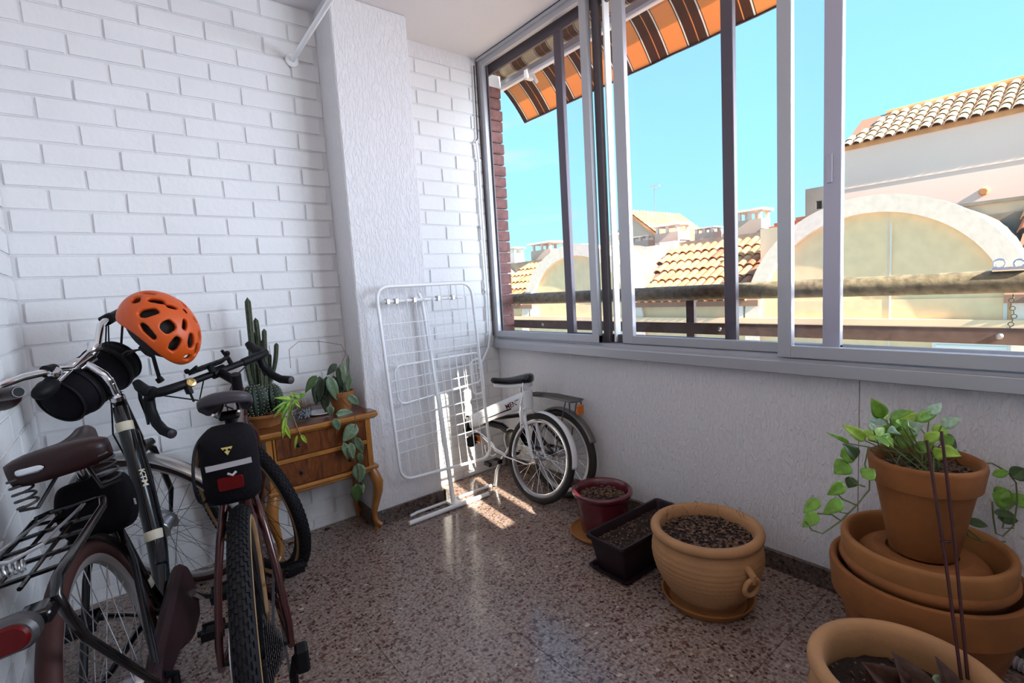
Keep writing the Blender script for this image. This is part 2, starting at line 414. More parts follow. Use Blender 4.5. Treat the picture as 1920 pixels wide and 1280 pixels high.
    def obj(s, name, m, parent=None, smooth=True, angle=0.7, sub=0, label=None, kind=None):
        me = s.mesh(name, m, smooth, angle)
        o = bpy.data.objects.new(name, me); COL.objects.link(o)
        if parent: o.parent = parent
        if sub:
            md = o.modifiers.new('sub', 'SUBSURF'); md.levels = sub; md.render_levels = sub
        if label: o['label'] = label
        if kind: o['kind'] = kind
        return o

def thing(name, label, cat, loc=(0,0,0), matrix=None, group=None):
    o = bpy.data.objects.new(name, None); COL.objects.link(o); o.empty_display_size = 0.05
    if matrix is not None: o.matrix_world = matrix
    else: o.location = loc
    o['label'] = label; o['category'] = cat
    if group: o['group'] = group
    return o
def tag(o, label, cat, group=None):
    o['label'] = label; o['category'] = cat
    if group: o['group'] = group
    return o
def struct(o): o['kind'] = 'structure'; return o
def inst(me, name, parent, loc=(0,0,0), rot=None, matrix=None, scale=None):
    o = bpy.data.objects.new(name, me); COL.objects.link(o); o.parent = parent
    if matrix is not None: o.matrix_local = matrix
    else:
        o.location = loc
        if rot: o.rotation_euler = rot
        if scale: o.scale = scale
    return o
def text_mesh(body, size, m, extrude=0.0006, bold=0.0):
    cu = bpy.data.curves.new('lettering', 'FONT'); cu.body = body; cu.size = size; cu.extrude = extrude; cu.offset = bold
    cu.align_x = 'CENTER'; cu.align_y = 'CENTER'
    tmp = bpy.data.objects.new('lettering', cu); COL.objects.link(tmp)
    dg = bpy.context.evaluated_depsgraph_get(); me = bpy.data.meshes.new_from_object(tmp.evaluated_get(dg))
    bpy.data.objects.remove(tmp); bpy.data.curves.remove(cu); me.name = 'lettering'
    me.materials.clear(); me.materials.append(MATS[m]); return me
def frame_mat(origin, xdir, ydir):
    x = Vector(xdir).normalized(); y = Vector(ydir); y = (y-x*y.dot(x)).normalized(); z = x.cross(y)
    return Matrix(((x[0],y[0],z[0],origin[0]),(x[1],y[1],z[1],origin[1]),(x[2],y[2],z[2],origin[2]),(0,0,0,1)))
# ------------------------------------------------------------------ the room
XL, XR, YB, YE, ZC = -0.283, 2.0, 2.666, -0.60, 2.65
# floor: polished terrazzo tiles laid on a slab
floor = struct(MB().box(XL-0.1, XR+0.1, YE-0.1, YB+0.1, -0.08, -0.006).obj('floor', 'joint_paint', smooth=False))
TS = 0.40
tile_me = MB().box(-TS/2+0.0006, TS/2-0.0006, -TS/2+0.0006, TS/2-0.0006, -0.012, 0.0, ch=0.0006).mesh('floor_tile', 'terrazzo', smooth=False)
x0 = 0.985 - TS*4; y0 = 1.87 - TS*7
for i in range(9):
    for j in range(11):
        cx, cy = x0+TS*(i+0.5), y0+TS*(j+0.5)
        if cx-TS/2 > XR or cx+TS/2 < XL or cy-TS/2 > YB or cy+TS/2 < YE: continue
        lx0, lx1 = max(cx-TS/2, XL), min(cx+TS/2, XR); ly0, ly1 = max(cy-TS/2, YE), min(cy+TS/2, YB)
        if lx1-lx0 < 0.01 or ly1-ly0 < 0.01: continue
        inst(tile_me, 'floor_tile', floor, loc=((lx0+lx1)/2, (ly0+ly1)/2, 0), scale=((lx1-lx0)/TS, (ly1-ly0)/TS, 1))
ceiling = struct(MB().box(XL-0.15, XR+0.12, YE-0.15, YB+0.15, ZC, ZC+0.18).obj('ceiling', 'ceiling_paint', smooth=False))

# bricks: six slightly different rounded blocks, shared
def brick_mesh(seed, L=0.2325, H=0.0780, D=0.02, m='white_brick_paint'):
    rnd = random.Random(seed); b = MB(); b.box(-L/2, L/2, -D, 0, -H/2, H/2)
    bm = bmesh.new()
    me = bpy.data.meshes.new('brick'); me.from_pydata([tuple(v) for v in b.v], [], b.f); bm.from_mesh(me)
    bmesh.ops.bevel(bm, geom=bm.edges[:], offset=0.0045, segments=2, affect='EDGES')
    for v in bm.verts:
        k = Vector((rnd.uniform(-1, 1)*0.0011, rnd.uniform(-1, 1)*0.0008, rnd.uniform(-1, 1)*0.0011)); v.co += k
    bm.normal_update(); bm.to_mesh(me); bm.free(); me.shade_smooth(); me.set_sharp_from_angle(angle=0.9)
    me.materials.append(MATS[m]); return me
BR = [brick_mesh(k) for k in range(6)]
ZROW0, ZP = 1.0024-0.0865*12, 0.0865
def brick_rows(parent, axis, plane, a0, a1, zmin, zmax, phase_even, phase_odd, pitch=0.2415, depth=0.0065):
    """axis 'x': wall facing -Y at y=plane; axis 'y': wall facing +X at x=plane"""
    for k in range(-1, 32):
        zb = ZROW0 + ZP*k; zt = zb+ZP
        lo, hi = max(zb, zmin), min(zt, zmax)
        if hi-lo < 0.02: continue
        ph = phase_even if k % 2 == 0 else phase_odd
        s = ph - pitch*math.ceil((ph-a0)/pitch)
        while s < a1:
            l, r = max(s, a0), min(s+pitch, a1); s += pitch
            if r-l < 0.03: continue
            me = BR[random.randrange(6)]; sx = (r-l-0.0065)/0.2325; sz = (hi-lo-0.0060)/0.078; pop = random.uniform(-0.0012, 0.0012)
            if axis == 'x': inst(me, 'brick', parent, loc=((l+r)/2, plane-depth+0.02+pop, (lo+hi)/2+0.001), scale=(sx, 1, sz), rot=(random.uniform(-.01, .01), random.uniform(-.003, .003), random.uniform(-.004, .004)))
            else: inst(me, 'brick', parent, loc=(plane+depth-0.02+pop, (l+r)/2, (lo+hi)/2+0.001), scale=(sx, 1, sz), rot=(random.uniform(-.006, .006), random.uniform(-.003, .003), PI/2))
YW = YB   # face of the painted bricks
wall_back = struct(MB().box(XL-0.12, XR+0.03, YW+0.0, YW+0.16, -0.02, ZC+0.02).obj('wall_back', 'joint_paint', smooth=False))
brick_rows(wall_back, 'x', YW, XL, 0.963, 0.0, ZC, -0.025, -0.146)
brick_rows(wall_back, 'x', YW, 1.36, 1.995, 0.0, 2.56, 1.648, 1.754)
MB().box(1.36, 2.0, YW-0.004, YW+0.01, 2.563, 2.65).obj('plaster_band', 'stucco', wall_back, smooth=False)
# thin white bead along the floor where brick meets terrazzo
MB().box(XL, 0.963, YW-0.009, YW+0.003, 0, 0.010).obj('floor_bead', 'white_brick_paint', wall_back, smooth=False)
wall_left = struct(MB().box(XL-0.16, XL, YE-0.12, YB+0.16, -0.02, ZC+0.02).obj('wall_left', 'joint_paint', smooth=False))
brick_rows(wall_left, 'y', XL, 1.25, YB-0.008, 0.0, 2.2, 2.60, 2.48)
MB().box(XL-0.01, XL+0.006, YE, 1.25, 0, ZC).obj('plaster_panel', 'stucco', wall_left, smooth=False)
wall_end = struct(MB().box(XL-0.1, 1.14, YE-0.12, YE, -0.02, ZC+0.02).box(1.42, XR, YE-0.12, YE, -0.02, ZC+0.02)
    .box(1.14, 1.42, YE-0.12, YE, -0.02, 1.53).box(1.14, 1.42, YE-0.12, YE, 2.60, ZC+0.02).obj('wall_end', 'stucco', smooth=False))
sun_slot = struct(MB().box(1.14, 1.146, YE-0.09, YE-0.03, 1.53, 2.60).box(1.414, 1.42, YE-0.09, YE-0.03, 1.53, 2.60)
    .box(1.24, 1.365, YE-0.09, YE-0.03, 1.53, 2.60).obj('sun_slot', 'aluminium', smooth=False))
# rendered column against the back wall
pillar = struct(MB().box(0.960, 1.365, 2.445, YB+0.02, 0, ZC, ch=0.006).obj('wall_column', 'stucco', smooth=False))
# rendered dado below the windows
wall_right = struct(MB().box(XR, XR+0.14, YE-0.1, YB+0.02, -0.02, 0.86).obj('wall_right', 'stucco', smooth=False))
MB().box(XR-0.0006, XR+0.001, 0.583, 0.5855, 0.08, 0.82).obj('plaster_crack', 'parapet_grey', wall_right, smooth=False)
# skirting pieces, one terrazzo board after another
bs = struct(MB().box(XR-0.004, XR+0.002, YE, YB-0.02, 0, 0.070).obj('baseboard_right', 'joint_paint', smooth=False))
y = YE
while y < YB-0.03:
    y2 = min(y+0.40, YB-0.022)
    MB().box(XR-0.018, XR, y+0.0008, y2-0.0008, 0.0, 0.078, ch=0.0015).obj('skirting_board', 'terrazzo_skirting', bs, smooth=False); y = y2
bc = struct(MB().box(0.962, 1.363, 2.441, 2.447, 0, 0.070).obj('baseboard_column', 'joint_paint', smooth=False))
for a, b in ((0.948, 1.20), (1.2016, 1.377)):
    MB().box(a, b, 2.429, 2.444, 0, 0.078, ch=0.0015).obj('skirting_board', 'terrazzo_skirting', bc, smooth=False)
MB().box(0.946, 0.960, 2.429, YB-0.012, 0, 0.078, ch=0.0015).obj('skirting_board', 'terrazzo_skirting', bc, smooth=False)
MB().box(1.365, 1.379, 2.429, YB-0.012, 0, 0.078, ch=0.0015).obj('skirting_board', 'terrazzo_skirting', bc, smooth=False)

# ------------------------------------------------------------------ the window run
Y1 = YE
w1 = struct(MB().box(1.962, 2.09, Y1, 2.662, 0.858, 0.878).obj('window_1', 'aluminium', smooth=False))
MB().box(1.948, 1.975, Y1, 2.655, 0.820, 0.868, ch=0.003).obj('sill_apron', 'aluminium', w1, smooth=False)
for xx in (1.985, 2.020, 2.055): MB().box(xx-0.002, xx+0.002, Y1, 2.64, 0.876, 0.890).obj('track_rail', 'aluminium', w1, smooth=False)
MB().box(2.075, 2.085, Y1, 2.64, 0.876, 0.925).obj('track_rail', 'aluminium', w1, smooth=False)
MB().box(2.000, 2.022, 2.640, 2.690, 0.86, 2.65).obj('jamb', 'aluminium_backlit', w1, smooth=False)
MB().box(1.955, 2.09, Y1, 2.69, 2.628, 2.652).obj('head_rail', 'aluminium', w1, smooth=False)
MB().box(2.030, 2.046, Y1, 2.69, 2.560, 2.630).obj('head_rail', 'aluminium_backlit', w1, smooth=False)
MB().box(1.997, 2.004, 2.598, 2.645, 0.90, 2.60).obj('jamb', 'aluminium_backlit', w1, smooth=False)
MB().box(1.958, 2.0, 2.659, 2.685, 0.86, 2.65).obj('jamb', 'aluminium', w1, smooth=False)
# strip of old sealant between frame, ceiling and brick
MB().tube([(1.958, YE, 2.648), (1.957, 0.5, 2.649), (1.958, 1.2, 2.647), (1.956, 1.9, 2.649), (1.957, 2.3, 2.647), (1.957, 2.655, 2.648)], 0.0035, 6).obj('sealant', 'gap_dark', w1)
MB().tube([(1.957, 2.657, 2.64), (1.955, 2.655, 2.2), (1.957, 2.656, 1.6), (1.955, 2.655, 0.9)], 0.0035, 6).obj('sealant', 'gap_dark', w1)
def sash(xa, xb, ya, yb, zb, zt, sl, sr, rb, rt, handle=False, m='aluminium'):
    """sliding sash between ya (near) and yb (far)"""
    s = MB().box(xa, xb, ya, yb, zb, zb+rb, ch=0.002).box(xa, xb, ya, yb, zt-rt, zt, ch=0.002).obj('sash', m, w1, smooth=False)
    MB().box(xa-0.001, xb+0.001, ya, ya+sr, zb, zt, ch=0.002).obj('stile', m, s, smooth=False)
    MB().box(xa-0.001, xb+0.001, yb-sl, yb, zb, zt, ch=0.002).obj('stile', m, s, smooth=False)
    xm = (xa+xb)/2
    MB().box(xm-0.002, xm+0.002, ya+sr-0.004, yb-sl+0.004, zb+rb-0.004, zt-rt+0.004).obj('glass_pane', 'window_glass', s, smooth=False)
    return s
sA = sash(1.966, 1.996, 1.742, 2.662, 0.892, 2.636, 0.050, 0.046, 0.040, 0.040)
sB = sash(2.036, 2.062, 1.041, 2.043, 0.892, 2.636, 0.054, 0.050, 0.040, 0.045, m='aluminium_backlit')
sD = sash(2.001, 2.028, 0.646, 1.615, 0.892, 2.636, 0.066, 0.056, 0.040, 0.040)
sE = sash(1.948, 1.978, YE+0.02, 0.836, 0.884, 2.640, 0.048, 0.05, 0.044, 0.040)
MB().box(2.0045, 2.0315, 1.700, 1.742, 0.895, 2.63, ch=0.002).obj('mullion', 'aluminium_backlit', w1, smooth=False)
MB().box(2.02, 2.06, 1.672, 1.682, 0.895, 2.63).obj('brush_strip', 'white_metal', w1, smooth=False)
# latch on the near sash stile
lt = MB().box(1.994, 2.001, 0.672, 0.690, 1.50, 1.60, ch=0.002).obj('latch', 'aluminium', sD, smooth=False)

# cable trunking in the corner next to the window frame
trunk = thing('cable_conduit', 'thin white conduit running down the brick corner beside the window frame', 'conduit', (1.91, 2.63, 0.70))
def rel(o, t): o.location = -t.location; return o
rel(MB().tube([(1.905, 2.638, 2.14), (1.915, 2.638, 2.03), (1.915, 2.638, 1.55), (1.92, 2.638, 1.15), (1.912, 2.638, 0.90), (1.895, 2.636, 0.83), (1.85, 2.632, 0.765), (1.80, 2.63, 0.70)], 0.007, 8).obj('pipe', 'white_metal', trunk), trunk)
rel(MB().tube([(1.93, 2.645, 2.60), (1.925, 2.645, 2.3), (1.922, 2.645, 2.16), (1.90, 2.645, 2.13)], 0.004, 6).obj('wire', 'gap_dark', trunk), trunk)
for z in (2.02, 1.6, 1.2): rel(MB().box(1.900, 1.932, 2.640, 2.658, z, z+0.012).obj('clip', 'white_metal', trunk, smooth=False), trunk)

# old clothes rod high in the corner
rod = thing('clothes_rod', 'white round rod fixed to the brick wall under the ceiling beside the column', 'rod', (0.83, 2.65, 2.38))
rel(MB().cyl((0.83, 2.655, 2.385), (0.856, -0.55, 2.56), 0.0115, 14).obj('pole', 'white_metal', rod), rod)
rel(MB().lathe([(0.0, 0.012), (0.020, 0.012), (0.030, 0.006), (0.032, 0)], 20, (0.83, 2.656, 2.385), (0, -1, 0.0)).torus((0.83, 2.650, 2.385), (0, 1, 0), 0.017, 0.005, 20, 6).obj('wall_socket', 'white_metal', rod), rod)

# ------------------------------------------------------------------ balcony parapet, railing and awning outside
slab = struct(MB().box(XR+0.14, XR+0.16, -4, 2.7, -0.25, 0.86).box(XR+0.14, 2.36, -4, 6, -0.35, -0.08).obj('trim_1', 'facade', smooth=False))
MB().box(2.09, 2.175, -4, 2.70, 0.855, 0.895).obj('sill_ledge', 'sill_ledge', slab, smooth=False)
rail = thing('balcony_railing', 'thick weathered round handrail over a dark flat bar outside the window', 'railing', (2.2, 1.3, 0.86))
rel(MB().cyl((2.2, 2.82, 1.128), (2.2, -3.0, 1.133), 0.0365, 24).obj('handrail', 'rail_paint', rail), rail)
rel(MB().box(2.190, 2.202, -3.0, 2.82, 0.930, 0.983).obj('flat_bar', 'bar_paint', rail, smooth=False), rail)
for yy in (1.358, -0.9, 2.78): rel(MB().box(2.204, 2.224, yy-0.021, yy+0.021, 0.86, 1.12).obj('post', 'bar_paint', rail, smooth=False), rail)
for yy in (2.42, 0.262, 1.2): rel(MB().lathe([(0, 0.008), (0.006, 0.007), (0.011, 0)], 12, (2.189, yy, 0.957), (-1, 0, 0)).obj('bolt', 'steel_matte', rail), rail)
clip = thing('line_clip', 'small clear hook clipped on the handrail at the right window edge', 'hook', (2.2, 0.24, 1.165))
rel(MB().box(2.16, 2.24, 0.20, 0.285, 1.163, 1.176, ch=0.004).obj('base', 'chrome', clip, smooth=False), clip)
rel(MB().torus((2.2, 0.27, 1.187), (1, 0, 0), 0.014, 0.003, 16, 6).torus((2.2, 0.225, 1.185), (1, 0.3, 0), 0.012, 0.003, 16, 6).obj('ring', 'chrome', clip), clip)
chain = thing('small_chain', 'short rusty chain hanging below the handrail at the right edge', 'chain', (2.2, 0.235, 0.95))
cb = MB()
for k in range(11): cb.torus((2.2, 0.235+0.004*math.sin(k), 1.083-0.0125*k), (1, 0, 0) if k % 2 else (0, 1, 0), 0.0065, 0.0016, 10, 5)
rel(cb.obj('link', 'rail_paint', chain), chain)
cap = thing('rail_clamp', 'small white clamp on the handrail near the left window', 'clamp', (2.2, 2.53, 1.16))
rel(MB().box(2.17, 2.22, 2.50, 2.56, 1.160, 1.172, ch=0.004).obj('body', 'white_metal', cap, smooth=False), cap)

awn = thing('window_awning', 'striped orange and brown roll-up awning above the windows outside', 'awning', (2.2, 1.0, 2.5))
rel(MB().lathe([(0.052, 0), (0.056, 0.004), (0.056, 4.3), (0.052, 4.305)], 28, (2.215, 2.79, 2.655), (0, -1, 0)).obj('cloth_roll', 'awning_roll_cloth', awn), awn)
rel(MB().box(2.185, 2.215, -1.5, 2.73, 2.522, 2.545, ch=0.004).obj('front_rail', 'white_metal', awn, smooth=False), awn)
rel(MB().box(2.20, 2.232, -1.5, 2.73, 2.545, 2.585).obj('back_rail', 'aluminium', awn, smooth=False), awn)
rel(MB().box(2.175, 2.235, 2.42, 2.46, 2.50, 2.56, ch=0.006).tube([(2.20, 2.40, 2.52), (2.205, 2.385, 2.485), (2.215, 2.38, 2.465)], 0.010, 8).obj('arm_joint', 'white_metal', awn), awn)
def awn_pt(u, v):
    sag = 0.012*math.sin(PI*u)
    yl = 2.715-4.2*v
    return Vector((2.212+0.178*u+0.012*math.sin(PI*u), yl, 2.532-0.184*u**1.25-sag+0.0012*math.sin(v*95)*u))
ac = MB().grid(awn_pt, 10, 120).obj('awning_cloth', 'awning_cloth', awn); rel(ac, awn)
sd = ac.modifiers.new('thick', 'SOLIDIFY'); sd.thickness = 0.0015
rel(MB().tube([awn_pt(1.0, k/60) for k in range(61)], 0.006, 6).tube([awn_pt(k/10, 0) for k in range(11)], 0.0055, 6).obj('hem', 'copper_paint', awn), awn)

# red face-brick return of our own building left of the window
pier = thing('brick_pier', 'rough dark red brick return wall outside the left window jamb', 'wall', (2.13, 2.75, 0))
rel(MB().box(2.02, 2.150, 2.705, 3.3, -0.3, 2.52).obj('wall_core', 'mortar', pier, smooth=False), pier)
RB = [brick_mesh(50+k, 0.115, 0.064, 0.03, 'red_brick') for k in range(4)]
for k in range(36):
    z = -0.05+0.0715*k
    if z > 2.46: break
    o = inst(RB[k % 4], 'brick', pier, loc=(2.105+random.uniform(-.004, .006), 2.710, z+0.035)); o.location = Vector(o.location)-Vector(pier.location); o.rotation_euler = (0, 0, random.uniform(-.02, .02))
rel(MB().box(2.02, 2.17, 2.69, 3.3, 2.50, 2.60).obj('lintel', 'white_metal', pier, smooth=False), pier)
# ------------------------------------------------------------------ buildings across the street
def roof_tile_mesh(name, m, L=0.56, r=0.102, n=6):
    b = MB(); vs = []
    for k, (t, rr) in enumerate(((0, r), (L, r*0.84))):
        for th in (1.0, 0.86):
            for j in range(n+1):
                a = PI*j/n; vs.append(Vector((t, -math.cos(a)*rr*th, math.sin(a)*rr*th*0.85)))
    w = n+1; fs = []
    for j in range(n):
        fs.append((j, j+1, 2*w+j+1, 2*w+j)); fs.append((w+j, 3*w+j, 3*w+j+1, w+j+1)); fs.append((j, w+j, w+j+1, j+1)); fs.append((2*w+j, 2*w+j+1, 3*w+j+1, 3*w+j))
    fs += [(0, 2*w, 3*w, w), (n, w+n, 3*w+n, 2*w+n)]
    b.add(vs, fs); return b.mesh(name, m)
TILES = {m: roof_tile_mesh('roof_tile', m) for m in ('tile_orange', 'tile_red')}
def tiled_roof(parent, x0, z0, slope, y0, y1, rows, redf=lambda y, r: 0.06, pitch=0.215, exposure=0.48, clip=None):
    ang = math.atan(slope); ca, sa = math.cos(ang), math.sin(ang); P = Vector(parent.location)
    L = rows*exposure
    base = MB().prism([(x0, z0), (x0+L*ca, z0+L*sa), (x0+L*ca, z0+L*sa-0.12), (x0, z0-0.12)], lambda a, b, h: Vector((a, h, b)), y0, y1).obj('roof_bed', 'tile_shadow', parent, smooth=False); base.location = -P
    ncol = int((y1-y0)/pitch); cnt = 0
    for c in range(ncol+1):
        for r in range(rows):
            yy = y0+pitch*(c+0.5)
            if yy > y1: continue
            s = r*exposure-0.06
            if clip and not clip(yy, s): continue
            m = 'tile_red' if random.random() < redf(yy, r) else 'tile_orange'
            M = Matrix.Translation(Vector((x0+s*ca, yy+random.uniform(-.008, .008), z0+s*sa+0.015))-P) @ Matrix.Rotation(-ang+random.uniform(0.05, 0.09), 4, 'Y') @ Matrix.Rotation(random.uniform(-.02, .02), 4, 'Z')
            inst(TILES[m], 'roof_tile', parent, matrix=M); cnt += 1
    return cnt
def chimney(x, y, z0, z1, w, label, pink=True, d=None):
    """little roof chimney: shaft, four stub pillars, thin slab"""
    d = d or w*0.8; h = z1-z0; c = thing('chimney', label, 'chimney', (x, y, z0), group=None)
    MB().box(-d/2, d/2, -w/2, w/2, -10.2, h*0.58).obj('shaft', 'chimney_pink' if pink else 'chimney_cream', c, smooth=False)
    for sx in (-1, 1):
        for sy in (-1, 0, 1):
            MB().box(sx*d*0.40-0.035, sx*d*0.40+0.035, sy*w*0.42-0.04, sy*w*0.42+0.04, h*0.58, h*0.9).obj('pillar', 'chimney_cream', c, smooth=False)
    MB().box(-d*0.62, d*0.62, -w*0.60, w*0.60, h*0.9, h).obj('cap_slab', 'chimney_cream', c, smooth=False)
    return c
ground = struct(MB().box(2.2, 400, -200, 300, -9.2, -9.0).obj('ground', 'asphalt', smooth=False))

terr = thing('terrace_building', 'long beige terrace building with arched dormers and orange tiled roofs across the street', 'building', (10, 6, -9))
T0 = Vector(terr.location)
def trel(o): o.location = -T0; return o
trel(MB().box(10.0, 10.6, -9, 20, -9, 0.655).obj('wall', 'facade_speckle', terr, smooth=False))
trel(MB().box(9.86, 10.0, -9, 20, 0.24, 0.34).obj('cornice', 'facade', terr, smooth=False))
trel(MB().box(9.93, 10.0, -9, 20, -0.30, -0.20).obj('cornice', 'facade', terr, smooth=False))
for yy in (7.82, 11.36, 5.06, 0.60, -2.3):
    trel(MB().box(9.90, 10.0, yy-0.14, yy+0.14, 0.30, 0.66).obj('downpipe_box', 'chimney_cream', terr, smooth=False))
for yy in (1.14,): trel(MB().box(9.965, 10.0, yy-0.02, yy+0.02, -9, 0.6).obj('wall_seam', 'chimney_cream', terr, smooth=False))
trel(MB().box(9.99, 10.0, 2.50, 2.52, -9, 1.9).obj('wall_seam', 'chimney_cream', terr, smooth=False))
def arc(c, r, a0, a1, n): return [(c[0]+r*math.cos(a0+(a1-a0)*k/n), c[1]+r*math.sin(a0+(a1-a0)*k/n)) for k in range(n+1)]
def arch(cy, cz, ro, ri, xf=9.90, back=12.3):
    out = arc((cy, cz), ro, 0, PI, 40)+[(cy-ro, -0.35)]; inn = [(cy-ri, -0.35)]+arc((cy, cz), ri, PI, 0, 40)
    ring = [(cy+ro, -0.35)]+out+inn+[(cy+ri, -0.35)]
    # build ring as quads strips
    b = MB(); O = [(cy+ro, -0.35)]+arc((cy, cz), ro, 0, PI, 40)+[(cy-ro, -0.35)]; I = [(cy+ri, -0.35)]+arc((cy, cz), ri, 0, PI, 40)+[(cy-ri, -0.35)]
    n = len(O); vs = [Vector((xf, a, z)) for a, z in O]+[Vector((xf, a, z)) for a, z in I]+[Vector((xf+0.42, a, z)) for a, z in O]+[Vector((xf+0.42, a, z)) for a, z in I]; fs = []
    for i in range(n-1):
        fs += [(i, i+1, n+i+1, n+i), (2*n+i, 3*n+i, 3*n+i+1, 2*n+i+1), (i, 2*n+i, 2*n+i+1, i+1), (n+i, n+i+1, 3*n+i+1, 3*n+i)]
    b.add(vs, fs); trel(b.obj('arch_ring', 'arch_stone', terr, angle=0.5))
    pan = [(cy+ri, -0.4)]+arc((cy, cz), ri, 0, PI, 32)+[(cy-ri, -0.4)]
    trel(MB().prism(pan, lambda a, z, h: Vector((h, a, z)), xf+0.13, xf+0.42).obj('arch_infill', 'facade_speckle', terr, smooth=False))
    trel(MB().box(xf+0.125, xf+0.13, cy-0.27, cy-0.255, -0.4, cz+ri-0.02).obj('infill_seam', 'arch_stone', terr, smooth=False))
    va = arc((cy, cz), ro-0.03, 0, PI, 32)
    trel(MB().prism(va+[(cy-ro+0.03, -0.3), (cy+ro-0.03, -0.3)], lambda a, z, h: Vector((h, a, z)), xf+0.42, back).obj('vault', 'parapet_grey', terr, angle=0.4))
arch(2.83, 0.33, 2.05, 1.77)
arch(9.62, 0.02, 2.30, 1.98)
arch(16.4, 0.02, 2.30, 1.98)
arch(-3.96, 0.33, 2.05, 1.77)
def clip1(y, s):   # keep clear of the vaults
    z = 0.72+s*0.48
    for cy, cz, r in ((2.83, 0.33, 2.02), (9.62, 0.02, 2.28), (-3.96, 0.33, 2.02)):
        if (y-cy)**2+(z-cz)**2 < r*r: return False
    return True
redzone = lambda y, r: 0.75 if (y < 5.55 and r > 0) or (y < 5.3) else 0.04
tiled_roof(terr, 9.86, 0.70, 0.55, 4.6, 7.95, 6, redzone, clip=clip1)
tiled_roof(terr, 9.86, 0.70, 0.55, 11.35, 14.3, 6, lambda y, r: 0.5 if y < 12.0 else 0.06, clip=clip1)
tiled_roof(terr, 9.86, 0.70, 0.55, -2.2, 1.15, 6, lambda y, r: 0.1, clip=clip1)
trel(MB().box(12.3, 12.38, -9, 3.5, 0, 2.0).obj('parapet', 'parapet_grey', terr, smooth=False))
trel(MB().box(12.35, 12.6, 3.5, 7.9, 1.2, 2.20).obj('parapet', 'parapet_grey', terr, smooth=False))
trel(MB().box(12.1, 12.7, 7.9, 8.35, 1.0, 2.24).box(11.9, 12.6, 8.35, 9.2, 1.0, 2.16).obj('parapet', 'chimney_cream', terr, smooth=False))
trel(MB().box(12.3, 12.6, 9.2, 11.4, 1.2, 2.1).obj('parapet', 'parapet_grey', terr, smooth=False))
trel(MB().box(12.35, 12.6, 11.4, 18, 1.2, 2.20).obj('parapet', 'parapet_grey', terr, smooth=False))
trel(MB().box(11.2, 11.5, 4.72, 5.16, 0.9, 2.17).obj('parapet', 'old_wall', terr, smooth=False))
# roller shutter low in the wall
sh = trel(MB().box(9.93, 10.0, 1.06, 1.94, -1.5, 0.03).obj('shutter_box', 'shutter', terr, smooth=False))
for k in range(20): MB().box(9.915, 9.935, 1.10, 1.90, -0.04-0.062*k, 0.012-0.062*k, ch=0.006).obj('slat', 'shutter', sh, smooth=False)

def near(px10): return 1.25*px10[0], 1.2+(px10[1]-1.2)*1.25
s12 = 1.25
for y10, z0, z1, w, pink, lb in ((10.62, 1.95, 2.47, 0.86, True, 'cream chimney with flat cap rising behind the small left arch'),
        (12.2, 2.0, 2.48, 0.5, False, 'pale chimney at the far left edge of the window view'),
        (6.56, 1.98, 2.42, 0.62, True, 'pink chimney with flat cap just right of the gabled tiled roof'),
        (5.70, 1.98, 2.24, 0.44, True, 'low pink chimney standing before the hilltop'),
        (4.74, 1.98, 2.46, 0.50, True, 'tall pink chimney with flat cap beside the red roof tiles'),
        (8.20, 1.98, 2.42, 0.32, False, 'slim cream chimney left of the gabled tiled roof'),
        (7.32, 1.98, 2.25, 0.50, True, 'low cream chimney in front of the gabled roof')):
    chimney(13.35, y10*1.335, 1.2+(z0-1.2)*1.335, 1.2+(z1-1.2)*1.335, w*1.28, lb, pink)

gab = thing('gabled_house', 'small gabled house with yellow tiled roof behind the terrace', 'house', (16, 11.5, 0)); G0 = Vector(gab.location)
s = 1.6
gy, gz = 7.69*s, 1.2+(2.86-1.2)*s
def grel(o): o.location = -G0; return o
grel(MB().prism([(gy+1.15, -9), (gy+1.15, gz-1.05), (gy, gz), (gy-1.75, gz-1.35), (gy-1.75, -9)], lambda a, b, h: Vector((h, a, b)), 16.0, 19.5).obj('gable_wall', 'old_wall', gab, smooth=False))
tb = MB()
for c in range(16):
    for r in range(12):
        t = r*0.19
        tb.add([Vector((16.0-0.1+c*0.22, gy-0.0-t, gz+0.06-t*0.78)), Vector((16.0-0.1+c*0.22+0.11, gy-t, gz+0.13-t*0.78)), Vector((16.0-0.1+c*0.22+0.22, gy-t, gz+0.06-t*0.78)),
                Vector((16.0-0.1+c*0.22, gy-t-0.21, gz+0.04-(t+0.21)*0.78)), Vector((16.0-0.1+c*0.22+0.11, gy-t-0.21, gz+0.11-(t+0.21)*0.78)), Vector((16.0-0.1+c*0.22+0.22, gy-t-0.21, gz+0.04-(t+0.21)*0.78))], [(0, 1, 4, 3), (1, 2, 5, 4)])
grel(tb.obj('roof_tiles', 'tile_orange', gab, smooth=False, kind='stuff'))
grel(MB().prism([(gy+0.06, gz+0.04), (gy-2.3, gz+0.04-2.36*0.78), (gy-2.3, gz-0.08-2.36*0.78), (gy+0.06, gz-0.06)], lambda a, b, h: Vector((h, a, b)), 15.9, 19.6).obj('roof_slab', 'tile_orange', gab, smooth=False))
tv = thing('tv_antenna', 'thin television antenna on the gabled roof against the sky', 'antenna', (16.5, 7.0*1.65, 3.6))
MB().cyl((0, 0, -0.6), (0, 0, 1.18), 0.014, 6).obj('mast', 'steel_matte', tv)
ab = MB()
for k in range(7): ab.cyl((0.05*k-0.2, -0.13, 1.12+0.004*k), (0.05*k-0.2, 0.13, 1.12+0.004*k), 0.007, 5)
ab.cyl((-0.25, 0, 1.12), (0.25, 0, 1.15), 0.009, 5); ab.torus((0, -0.12, 1.10), (1, 0, 0), 0.12, 0.006, 14, 5)
ab.obj('aerial_rods', 'steel_matte', tv)

